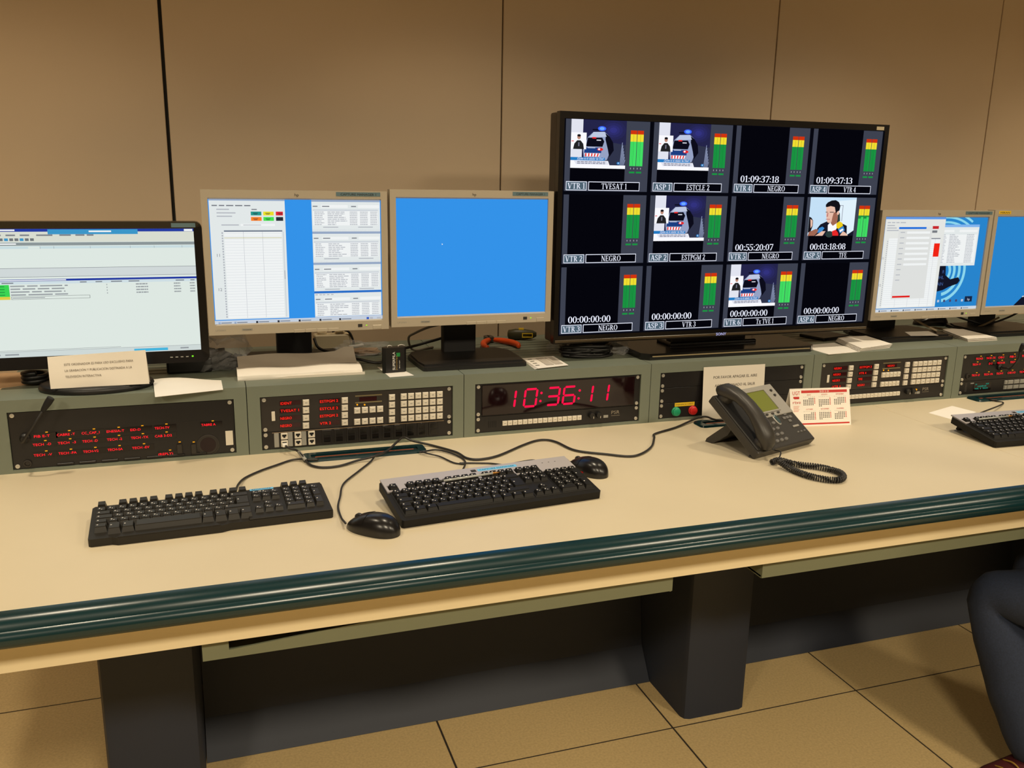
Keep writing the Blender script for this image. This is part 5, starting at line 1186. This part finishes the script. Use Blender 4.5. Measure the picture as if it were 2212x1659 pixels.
sheet('paper_sheet', [(-0.62, 0.10), (-0.47, 0.16), (-0.50, 0.30), (-0.62, 0.30)], HT, 'tan paper lying on the console behind the creased card', 'paper', 0.0006, mat('paper_tan', (196, 160, 122), 0.7))
# open pad
pad = thing('paper_pad', 'thick white pad with curled pages lying below the monitor with data windows', 'pad', (0.14, 0.112, HT))
def padsec(x): return None
rings = []
for i in range(13):
    x = -0.157+0.310*i/12; y0 = 0.068-0.11-0.004+0.010*(i/12); c = 0.002*math.sin(i*0.9)
    rings.append([(x, y0, 0.0), (x, y0-0.002, 0.004), (x, y0, 0.012+c*0.3), (x, y0+0.020, 0.019+c), (x, y0+0.045, 0.0205+c), (x, y0+0.072, 0.0195+c), (x, y0+0.074, 0.0)])
q = MB(); q.loft([r[::-1] for r in rings]); q.build('page_block', m_paper, pad, 40)
v = []
for i in range(13):
    x = -0.153+0.300*i/12
    for j in range(6): v.append((x, 0.008+j*0.013, 0.0205+0.0035*j+0.002*math.sin(i*0.8+j)+(0.012*(j/5)**2*(1 if i > 10 else 0.2))))
MB().add(v, [(i*6+j, (i+1)*6+j, (i+1)*6+j+1, i*6+j+1) for i in range(12) for j in range(5)]).build('loose_page', mat('page_grey', (170, 160, 146), 0.7), pad, True)
MB().box(-0.155, 0.158, -0.044, -0.040, 0.0, 0.006).build('pad_edge', m_paper2, pad)
# square battery on a printed card
sheet('printed_card', [dz(842, 815, HT), dz(894, 811, HT), dz(872, 800, HT), dz(815, 793, HT)], HT, 'small white card with red border under the square battery', 'card', 0.0005)
bt = thing('square_battery', 'black flat square battery with gold and white lettering standing on a card', 'battery', (0.376, 0.075, HT+0.001), math.radians(6))
bw, bd, bh = 0.0625, 0.021, 0.066
pts = [(-bw/2+0.006, -bd/2), (bw/2-0.006, -bd/2), (bw/2, -bd/2+0.006), (bw/2, bd/2-0.006), (bw/2-0.006, bd/2), (-bw/2+0.006, bd/2), (-bw/2, bd/2-0.006), (-bw/2, -bd/2+0.006)]
MB().prism(pts, 0, bh, 'z').build('case', mat('battery_black', (18, 17, 18), 0.35), bt, 40)
vt = MB(); vert = lambda x_, z_: (-0.0005-z_*1.0+0.0, -bd/2-0.0004, x_)
vt.text('SUPERPILA', 0.007, 0.0005, 0.0072, 0, m_white, 'l', 0.048, fn=lambda a, b: (-b+0.000, -bd/2-0.0004, a))
vt.text('POWER', 0.007, -0.0065, 0.003, 0, mat('print_gold', (170, 140, 70)), 'l', 0.040, fn=lambda a, b: (-b-0.001, -bd/2-0.0004, a))
vt.text('3R12 4,5V', 0.010, -0.0105, 0.0024, 0, m_white, 'l', 0.022, fn=lambda a, b: (-b+0.002, -bd/2-0.0004, a))
vt.rect(0.003, 0.013, 0.042, 0.052, -bd/2-0.0004, mat('battery_green', (20, 130, 60)))
vt.build('print', None, bt)
for x_, l_ in ((-0.017, 0.012), (0.012, 0.018)): MB().tube([(x_, 0, bh), (x_, 0, bh+0.003), (x_+l_*0.5, 0, bh+0.0045), (x_+l_, 0, bh+0.002)], 0.0012, 6).build('contact_strip', m_screw, bt, True)
# leaflet
lf = thing('leaflet', 'white printed leaflet with small pictures beside the black monitor stand', 'leaflet', (0.8, 0.087, HT))
for k in range(3):
    q, c = sheet('x', [(0.747+0.003*k, 0.016-0.004*k), (0.846+0.002*k, 0.034-0.003*k), (0.852+0.001*k, 0.152), (0.755, 0.143)], 0, '', th=0.0007, build=False)
    q.v = [(p[0]+c.x-0.8, p[1]+c.y-0.087, p[2]+0.0016*k) for p in q.v]; q.build('page', m_paper, lf)
q = MB()
zz = 0.0048
for k in range(4): q.add([(-0.035+0.002*k+x_, -0.045+0.026*k+y_, zz) for x_, y_ in ((-.006, -.004), (.006, -.002), (.006, .006), (-.006, .004))], [(0, 1, 2, 3)], m_keyg)
for k in range(2): q.add([(-0.010+0.028*k+x_, y_+0.004*k, zz) for x_, y_ in ((0, -.05), (.024, -.046), (.026, .05), (.002, .046))], [(0, 1, 2, 3)], mat('print_grey_light', (196, 188, 176)))
q.build('print', None, lf)
# plastic bags
m_bag = bpy.data.materials.new('clear_plastic_bag'); m_bag.use_nodes = True; nt_ = m_bag.node_tree; nt_.nodes.clear()
o_ = nt_.nodes.new('ShaderNodeOutputMaterial'); mx = nt_.nodes.new('ShaderNodeMixShader'); tr = nt_.nodes.new('ShaderNodeBsdfTransparent'); gl = nt_.nodes.new('ShaderNodeBsdfPrincipled')
tr.inputs[0].default_value = (0.93, 0.93, 0.93, 1); gl.inputs['Base Color'].default_value = (0.75, 0.75, 0.75, 1); gl.inputs['Roughness'].default_value = 0.12
mx.inputs[0].default_value = 0.16; nt_.links.new(tr.outputs[0], mx.inputs[1]); nt_.links.new(gl.outputs[0], mx.inputs[2]); nt_.links.new(mx.outputs[0], o_.inputs[0])
def blob(c, r, amp, seed, n=22, m_=14, flat=0.0, squash=1.0):
    q = MB(); v = []; off = Vector((seed*3.1, seed*1.7, seed))
    for j in range(m_+1):
        for i in range(n):
            a, b = 2*PI*i/n, PI*(j/m_-0.5); d = Vector((math.cos(a)*math.cos(b), math.sin(a)*math.cos(b), math.sin(b)))
            k = 1+amp*noise.noise(d*1.6+off)+amp*0.7*noise.noise(d*4.5+off)+amp*0.35*abs(noise.noise(d*9+off))
            p = Vector((d.x*r[0], d.y*r[1], d.z*r[2]))*k; p.z = max(p.z, -r[2]*0.9); v.append(tuple(p+Vector(c)))
    zmin = min(p[2] for p in v); v = [(p[0], p[1], p[2]-zmin) for p in v]
    q.add(v, [(j*n+i, j*n+(i+1) % n, (j+1)*n+(i+1) % n, (j+1)*n+i) for j in range(m_) for i in range(n)])
    return q
bg = thing('plastic_bag', 'crumpled clear plastic bag with dark contents behind the thick pad', 'bag', (-0.062, 0.225, HT))
blob((0, 0, 0), (0.078, 0.045, 0.047), 0.55, 3).build('bag_film', m_bag, bg)
blob((-0.020, 0.0, 0), (0.045, 0.026, 0.030), 0.5, 8).build('contents', mat('bag_contents_dark', (34, 28, 22), 0.6), bg)
blob((0.042, 0.0, 0), (0.030, 0.022, 0.018), 0.5, 12).build('contents', mat('bag_contents_dark', (34, 28, 22), 0.6), bg)
bg = thing('plastic_bag', 'flat clear plastic bag with pale label behind the square battery', 'bag', (0.325, 0.318, HT))
blob((0, 0, 0), (0.072, 0.048, 0.019), 0.5, 5).build('bag_film', m_bag, bg)
blob((0.012, 0, 0), (0.045, 0.028, 0.009), 0.4, 6).build('contents', mat('bag_contents_tan', (170, 140, 110), 0.6), bg)
bg = thing('plastic_bag', 'small clear plastic bag tucked under the television edge', 'bag', (0.915, 0.25, HT))
blob((0, 0, 0), (0.035, 0.028, 0.026), 0.5, 9).build('bag_film', m_bag, bg)
bg = thing('plastic_bag', 'crumpled clear bag lying between the black cables and the television foot', 'bag', (1.06, 0.155, HT))
blob((0, 0, 0), (0.034, 0.025, 0.021), 0.5, 14).build('bag_film', m_bag, bg)
# bundle of black cables under the television
tg = thing('cable_bundle', 'tangled bundle of black cables under the television', 'cables', (0.955, 0.15, HT))
rd = random.Random(11)
for k in range(9):
    pts = []; a0 = rd.uniform(0, 6)
    for i in range(11):
        a = a0+i*0.62; pts.append((0.075*math.cos(a)*rd.uniform(.75, 1.1), 0.045*math.sin(a)*rd.uniform(.7, 1.1), 0.006+0.0035*k+rd.uniform(-.002, .002)))
    MB().tube(pts, 0.0042, 7).build('cord', m_blackp, tg, True)
MB().box(-0.05, 0.03, -0.015, 0.02, 0.0, 0.03, b=0.006).build('power_brick', m_blackp, tg)
# adapter and coil by the black monitor
ad = thing('power_adapter', 'black power adapter lying behind the black widescreen monitor', 'adapter', (-0.125, 0.215, HT))
MB().box(-0.06, 0.05, -0.03, 0.035, 0.0, 0.04, b=0.006).build('case', m_blackp, ad); MB().tube([(0.05, 0, 0.02), (0.065, 0.01, 0.01), (0.06, 0.06, 0.005)], 0.003, 7).build('cord', m_rubber, ad, True)
cc = thing('cable_coil', 'small coil of black cable behind the creased card', 'cables', (-0.475, 0.145, HT))
pts = [(0.026*math.cos(i*0.7), 0.020*math.sin(i*0.7), 0.005+0.0011*i) for i in range(26)]
MB().tube(pts, 0.0055, 8).build('cord', m_blackp, cc, True)
# white junction box with plugs
jb = thing('socket_box', 'beige socket box with cables standing against the wall behind the data monitor', 'socket box', (0.262, 0.43, HT))
MB().box(-0.052, 0.052, -0.02, 0.02, 0, 0.044, b=0.003).build('case', mat('beige_plastic', (226, 210, 176), 0.5), jb)
for x_ in (-0.028, 0.024): MB().lathe([(0.014, 0.043), (0.014, 0.050), (0.011, 0.051), (0.011, 0.046), (0, 0.046)], 18, (x_, 0, 0)).build('socket_ring', mat('beige_plastic', (226, 210, 176)), jb, 40)
MB().tube([(0.0, -0.01, 0.052), (0.02, -0.015, 0.060), (0.046, -0.02, 0.052), (0.058, -0.022, 0.028), (0.060, -0.022, 0.012)], 0.0034, 8).build('cord', m_rubber, jb, True)
MB().box(0.014, 0.034, -0.022, -0.008, 0.055, 0.066, b=0.003).build('blue_plug', mat('plug_blue', (70, 110, 150), 0.5), jb)
MB().tube([(0.045, -0.025, 0.008), (0.065, -0.03, 0.009), (0.088, -0.028, 0.012)], 0.0052, 8).build('white_plug', m_white, jb, True)
cab('power_cable', [(0.20, 0.33, HT+0.05), (0.21, 0.30, HT+0.028), (0.25, 0.255, HT+0.020), (0.305, 0.20, HT+0.012), (0.36, 0.18, HT+0.005), (0.42, 0.25, HT+0.02), (0.50, 0.288, HT+0.03), (0.58, 0.292, HT+0.05), (0.66, 0.30, HT+0.085)], 0.004, m_rubber, 'black power cable passing behind the battery to the blue-screen monitor')
cab('video_cable', [(0.53, 0.20, HT+0.10), (0.505, 0.24, HT+0.085), (0.475, 0.27, HT+0.065), (0.462, 0.29, HT+0.05), (0.47, 0.31, HT+0.02), (0.49, 0.33, HT+0.004), (0.55, 0.36, HT+0.004)], 0.0035, mat('cable_grey', (120, 112, 100), 0.5), 'grey cable hanging beside the stand of the blue-screen monitor')
# pliers
pl = thing('pliers', 'small side cutters with orange handles lying open on the vented console top', 'pliers', (0.747, 0.385, HT))
m_or = mat('handle_orange', (226, 78, 12), 0.4)
for s_ in (-1, 1):
    MB().tube([(s_*0.008, 0.018, 0.010), (s_*0.024, -0.004, 0.011), (s_*0.042, -0.034, 0.011), (s_*0.052, -0.074, 0.011), (s_*0.049, -0.096, 0.010)], lambda t: 0.0068+0.0024*math.sin(t*PI), 10).build('handle', m_or, pl, True)
    MB().prism([(s_*0.001, 0.070), (s_*0.012, 0.064), (s_*0.014, 0.044), (s_*0.009, 0.012), (-s_*0.005, 0.014), (s_*0.004, 0.044)], 0.005, 0.016, 'z').build('jaw', mat('steel_dark', (92, 88, 84), 0.35, metal=0.8), pl)
MB().lathe([(0.009, 0.004), (0.009, 0.0175), (0.006, 0.0185), (0, 0.0185)], 14, (0, 0.024, 0)).build('pivot', mat('steel_dark', (92, 88, 84)), pl, 40)
# utility knife / tester
cu = thing('utility_knife', 'dark olive utility knife with yellow trim lying against the wall side', 'knife', (0.855, 0.43, HT), math.radians(-14))
rings = []
for x_, w_, h_ in ((-0.045, 0.004, 0.006), (-0.042, 0.010, 0.014), (-0.02, 0.013, 0.018), (0.01, 0.013, 0.017), (0.035, 0.009, 0.013), (0.047, 0.003, 0.007)):
    rings.append([(x_, w_*math.cos(2*PI*k/10), 0.018+h_*math.sin(2*PI*k/10)) for k in range(10)])
MB().loft(rings).build('handle', mat('olive_dark', (62, 58, 34), 0.45), cu, 60)
fr = MB()
for q in ((0.000, 0.034, 0.010, 0.0125), (0.000, 0.034, 0.0215, 0.024), (0.000, 0.0025, 0.0125, 0.0215), (0.0315, 0.034, 0.0125, 0.0215)): fr.box(q[0], q[1], -0.0145, -0.011, q[2], q[3])
fr.build('trim', m_tapey, cu); MB().box(-0.01, 0.006, -0.006, 0.004, 0.033, 0.038).build('slider', m_tapey, cu)
# papers right of the television
sheet('paper_sheet', [dz(1790, 766, HT), dz(1858, 760, HT), dz(1802, 741, HT), dz(1726, 748, HT)], HT, 'loose white sheets lying beside the television foot', 'paper', 0.0012)
stk = thing('paper_stack', 'stack of white papers with curled edges on the console beside the television', 'paper stack', (1.888, 0.095, HT))
for k in range(5):
    a = 0.012*k-0.02; q, c = sheet('x', [(-0.085, -0.085), (0.065, -0.052), (0.088, 0.09), (-0.045, 0.07)], 0, '', th=0.0012, build=False, curl=0.004)
    q.v = [(p[0]*math.cos(a)-p[1]*math.sin(a)+0.002*k, p[0]*math.sin(a)+p[1]*math.cos(a), p[2]+0.0026*k) for p in q.v]; q.build('sheet', m_paper, stk, 30)
nbk = MB().box(-0.065, 0.065, -0.05, 0.05, 0, 0.010, b=0.002); solo(nbk, 'notebook', m_blackp, 'black notebook lying behind the stack of white papers', 'notebook', False, None, (1.86, 0.245, HT), 0.25)
sheet('paper_sheet', [(2.107, 0.125), (2.206, 0.108), (2.238, 0.185), (2.142, 0.190)], HT+0.0157, 'white sheet lying on the stand of the monitor with the hand picture', 'paper', 0.0006)
bk = thing('booklet', 'thin white booklet lying open between the two monitor stands', 'booklet', (2.36, 0.135, HT))
for k in range(3):
    q, c = sheet('x', [(-0.07, -0.07), (0.055, -0.07), (0.070, 0.088), (-0.030, 0.078)], 0, '', th=0.0016, build=False, curl=0.006*(k+1)/3)
    q.v = [(p[0], p[1]+0.002*k, p[2]+0.0042*k) for p in q.v]; q.build('page', m_paper if k else m_paper2, bk, 30)
cab('power_cable', [(2.19, 0.22, HT+0.06), (2.22, 0.20, HT+0.04), (2.245, 0.16, HT+0.022), (2.30, 0.235, HT+0.018), (2.38, 0.235, HT+0.006), (2.46, 0.23, HT+0.005), (2.52, 0.225, HT+0.02), (2.56, 0.20, HT+0.05)], 0.0036, mat('cable_beige', (150, 134, 108), 0.5), 'beige cable running between the two right-hand silver monitors')
cab('power_cable', [(2.30, 0.36, HT+0.05), (2.40, 0.33, HT+0.06), (2.50, 0.28, HT+0.03), (2.55, 0.24, HT+0.02), (2.64, 0.22, HT+0.05), (2.72, 0.22, HT+0.09)], 0.0036, m_rubber, 'dark cable hanging behind the black mouse on the console top')
sheet('paper_sheet', [(1.985, -0.214), (2.125, -0.158), (2.111, -0.078), (1.972, -0.126)], 0.0, 'white folded paper lying on the desk behind the keyboard with the pen', 'paper', 0.0005)

# ================================================================== PERSON AND CHAIR (seated at the desk, mostly out of view)
pe = thing('person', 'person in blue jeans and maroon shoes seated at the desk edge', 'person', (2.10, -0.95, FZ)); PO4 = Vector((2.10, -0.95, FZ))
def skin(name, verts, edges, rad, m, parent, sub=2, root=0):
    me = bpy.data.meshes.new(name); me.from_pydata([tuple(Vector(v)-PO4) for v in verts], edges, []); me.materials.append(m)
    o = bpy.data.objects.new(name, me); COL.objects.link(o); o.parent = parent
    md = o.modifiers.new('skin', 'SKIN'); md.use_smooth_shade = True
    if not me.skin_vertices: me.skin_vertices.new()
    for i, r in enumerate(rad):
        sv = me.skin_vertices[0].data[i]; sv.radius = r if isinstance(r, tuple) else (r, r); sv.use_root = (i == root)
    s = o.modifiers.new('sub', 'SUBSURF'); s.levels = sub; s.render_levels = sub
    return o
fdir = Vector((-0.30, 0.954, 0)); ldir = Vector((-0.954, -0.30, 0)); pel = Vector((2.10, -1.02, -0.26))
hipL, hipR = pel+ldir*0.085, pel-ldir*0.085
kL = Vector((1.792, -0.585, -0.345)); aL = Vector((1.805, -0.775, -0.675)); kR = kL-ldir*0.30+fdir*0.02; aR = aL-ldir*0.26
sp1, sp2, nk_, hd = pel+Vector((0, 0, 0.18)), pel+Vector((0, 0, 0.40))+fdir*0.02, pel+Vector((0, 0, 0.53))+fdir*0.03, pel+Vector((0, 0, 0.66))+fdir*0.05
hdt = hd+Vector((0, 0, 0.10))
shL, shR = sp2+ldir*0.17+Vector((0, 0, 0.04)), sp2-ldir*0.17+Vector((0, 0, 0.04))
elL, elR = shL+fdir*0.08+Vector((0, 0, -0.27)), shR+fdir*0.08+Vector((0, 0, -0.27))
wrL, wrR = hipL+fdir*0.24+Vector((0, 0, 0.10)), hipR+fdir*0.24+Vector((0, 0, 0.10))
m_skin = mat('skin_tone', (196, 150, 124), 0.5); m_jean = mat('denim_blue', (31, 41, 62), 0.85, var=0.18, vscale=240, bump=0.25, bscale=900); m_swe = mat('sweater_dark', (46, 44, 50), 0.9)
fL, fR = aL+fdir*0.02+Vector((0, 0, -0.045)), aR+fdir*0.02+Vector((0, 0, -0.045))
hnL, hnR = wrL+fdir*0.08, wrR+fdir*0.08
bv = [pel, sp1, sp2, nk_, hd, hdt, hipL, kL, aL, fL, hipR, kR, aR, fR, shL, elL, wrL, hnL, shR, elR, wrR, hnR]
be = [(0, 1), (1, 2), (2, 3), (3, 4), (4, 5), (0, 6), (6, 7), (7, 8), (8, 9), (0, 10), (10, 11), (11, 12), (12, 13), (2, 14), (14, 15), (15, 16), (16, 17), (2, 18), (18, 19), (19, 20), (20, 21)]
br = [0.10, 0.09, 0.085, 0.045, 0.082, 0.07, 0.075, 0.048, 0.035, 0.03, 0.075, 0.048, 0.035, 0.03, 0.05, 0.036, 0.026, 0.03, 0.05, 0.036, 0.026, 0.03]
body = skin('body', bv, be, br, m_skin, pe)
# fingers
for hn, wr in ((hnL, wrL), (hnR, wrR)):
    d = (hn-wr).normalized(); sd = ldir
    for i, (o, l) in enumerate(((-0.026, .062), (-0.009, .072), (0.009, .068), (0.025, .055))):
        p0 = hn+sd*o; MB().tube([p0-PO4, p0+d*l*0.5+Vector((0, 0, -0.006))-PO4, p0+d*l+Vector((0, 0, -0.024))-PO4], lambda t: 0.009-0.002*t, 8).build('finger', m_skin, pe, True)
    p0 = wr+d*0.04+sd*(0.03 if hn is hnR else -0.03); MB().tube([p0-PO4, p0+d*0.03+sd*(0.014 if hn is hnR else -0.014)-PO4, p0+d*0.055+sd*(0.012 if hn is hnR else -0.012)+Vector((0, 0, -0.012))-PO4], 0.0095, 8).build('thumb', m_skin, pe, True)
jL = aL-(kL-aL)*0.11; jR = aR-(kR-aR)*0.11
jv = [pel+Vector((0, 0, 0.02)), pel+Vector((0, 0, 0.10)), hipL+fdir*0.05, hipL.lerp(kL, 0.55), kL.lerp(hipL, 0.09), kL+Vector((0, 0.003, -0.012)), kL.lerp(aL, 0.30), kL.lerp(aL, 0.65), jL, hipR+fdir*0.05, hipR.lerp(kR, 0.55), kR.lerp(hipR, 0.09), kR+Vector((0, 0.003, -0.012)), kR.lerp(aR, 0.30), kR.lerp(aR, 0.65), jR]
jr = [0.135, 0.135, 0.098, 0.088, 0.082, 0.080, 0.080, 0.078, 0.076, 0.098, 0.088, 0.082, 0.080, 0.080, 0.078, 0.076]
je = [(0, 1), (0, 2), (2, 3), (3, 4), (4, 5), (5, 6), (6, 7), (7, 8), (0, 9), (9, 10), (10, 11), (11, 12), (12, 13), (13, 14), (14, 15)]
jeans = skin('jeans', jv, je, jr, m_jean, pe, 2)
tex = bpy.data.textures.new('folds', 'CLOUDS'); tex.noise_scale = 0.07; dm = jeans.modifiers.new('folds', 'DISPLACE'); dm.texture = tex; dm.strength = 0.02; dm.mid_level = 0.5; dm.texture_coords = 'GLOBAL'
sv_ = [sp1+Vector((0, 0, -0.10)), sp1, sp2, nk_+Vector((0, 0, -0.05)), shL, shL.lerp(elL, .5), elL, wrL.lerp(elL, .12), shR, shR.lerp(elR, .5), elR, wrR.lerp(elR, .12)]
skin('sweater', sv_, [(0, 1), (1, 2), (2, 3), (2, 4), (4, 5), (5, 6), (6, 7), (2, 8), (8, 9), (9, 10), (10, 11)], [0.145, 0.135, 0.14, 0.078, 0.075, 0.06, 0.052, 0.04, 0.075, 0.06, 0.052, 0.04], m_swe, pe)
skin('hair', [hdt+Vector((0, 0, 0.02)), hdt-fdir*0.05, hd-fdir*0.07], [(0, 1), (1, 2)], [0.082, 0.086, 0.06], mat('hair_brown', (40, 30, 24), 0.8), pe)
for s_ in (-1, 1): MB().lathe([(0.009, 0), (0.0085, 0.003), (0, 0.005)], 10, tuple(hd+fdir*0.083+ldir*s_*0.032+Vector((0, 0, 0.03))-PO4)).build('eye', m_ink, pe, True)
MB().tube([hd+fdir*0.085+Vector((0, 0, 0.03))-PO4, hd+fdir*0.105+Vector((0, 0, -0.005))-PO4, hd+fdir*0.085+Vector((0, 0, -0.015))-PO4], 0.011, 8).build('nose', m_skin, pe, True)
MB().box(-0.022, 0.022, -0.004, 0.004, -0.004, 0.004, b=0.002).build('mouth', mat('lip_tone', (160, 90, 84)), pe, loc=tuple(hd+fdir*0.084+Vector((0, 0, -0.038))-PO4), rot=(0, 0, math.atan2(ldir.y, ldir.x)))
for s_ in (-1, 1): MB().lathe([(0.022, 0), (0.018, 0.01), (0.0, 0.012)], 10, tuple(hd+ldir*s_*0.082-PO4), 'x').build('ear', m_skin, pe, True)
def shoe(a, hd_):
    d = Vector(hd_).normalized(); sd = Vector((-d.y, d.x, 0)); base = Vector((a.x, a.y, FZ))
    secs = [(-0.085, .026, .070), (-0.06, .036, .085), (0.0, .038, .080), (0.06, .044, .060), (0.12, .047, .046), (0.165, .038, .036), (0.185, .018, .022)]
    rings = []; so = []
    for l, w_, h in secs:
        c = base+d*l-PO4
        rings.append([tuple(c+sd*w_*math.cos(2*PI*k/14)+Vector((0, 0, 0.018+max(0, (h-0.018)*(0.5+0.5*math.sin(2*PI*k/14)))))) for k in range(14)])
        so.append([tuple(c+sd*(w_+.003)+Vector((0, 0, 0.0))), tuple(c+sd*(w_+.003)+Vector((0, 0, 0.022))), tuple(c-sd*(w_+.003)+Vector((0, 0, 0.022))), tuple(c-sd*(w_+.003))])
    u_ = MB().loft(rings).build('shoe_upper', mat('shoe_maroon', (72, 22, 26), 0.6), pe, 60)
    MB().loft(so).build('shoe_sole', mat('sole_dark', (40, 30, 28), 0.7), pe)
    for k in range(2):
        c = base+d*(0.075+0.030*k)-PO4; zz = 0.062-0.009*k
        MB().tube([c-sd*0.03+Vector((0, 0, zz-0.010)), c+Vector((0, 0, zz)), c+sd*0.03+Vector((0, 0, zz-0.010))], 0.0022, 6).build('shoe_lace', mat('lace_yellow', (150, 116, 40), 0.7), u_, True)
shoe(aL, (-0.95, -0.02, 0)); shoe(aR, (-0.2, 1, 0))
# stitched seam along the visible jeans leg
oc = thing('office_chair', 'dark swivel office chair under the seated person', 'chair', (2.12, -1.03, FZ), math.radians(17))
m_ch = mat('chair_fabric', (40, 42, 50), 0.9)
MB().box(-0.23, 0.23, -0.22, 0.24, 0.345, 0.40, b=0.025).build('seat', m_ch, oc); MB().box(-0.21, 0.21, -0.30, -0.24, 0.55, 1.0, b=0.025).build('backrest', m_ch, oc)
MB().box(-0.03, 0.03, -0.31, -0.28, 0.36, 0.7, b=0.005).build('back_bracket', m_blackp, oc); MB().box(-0.03, 0.03, -0.30, 0.0, 0.325, 0.345).build('seat_bracket', m_blackp, oc)
MB().lathe([(0.028, 0.09), (0.028, 0.2), (0.02, 0.2), (0.02, 0.335), (0, 0.335)], 16).build('column', m_blackp, oc, 40)
for k in range(5):
    a = 2*PI*k/5+0.3; c_, s_ = math.cos(a), math.sin(a)
    MB().tube([(0, 0, 0.10), (0.15*c_, 0.15*s_, 0.085), (0.27*c_, 0.27*s_, 0.065)], lambda t: 0.024-0.008*t, 8).build('base_arm', m_blackp, oc, True)
    MB().lathe([(0.0, -0.018), (0.026, -0.018), (0.028, -0.010), (0.028, 0.010), (0.026, 0.018), (0.0, 0.018)], 14, (0.27*c_, 0.27*s_, 0.028), 'x').build('caster', m_rubber, oc, 40)
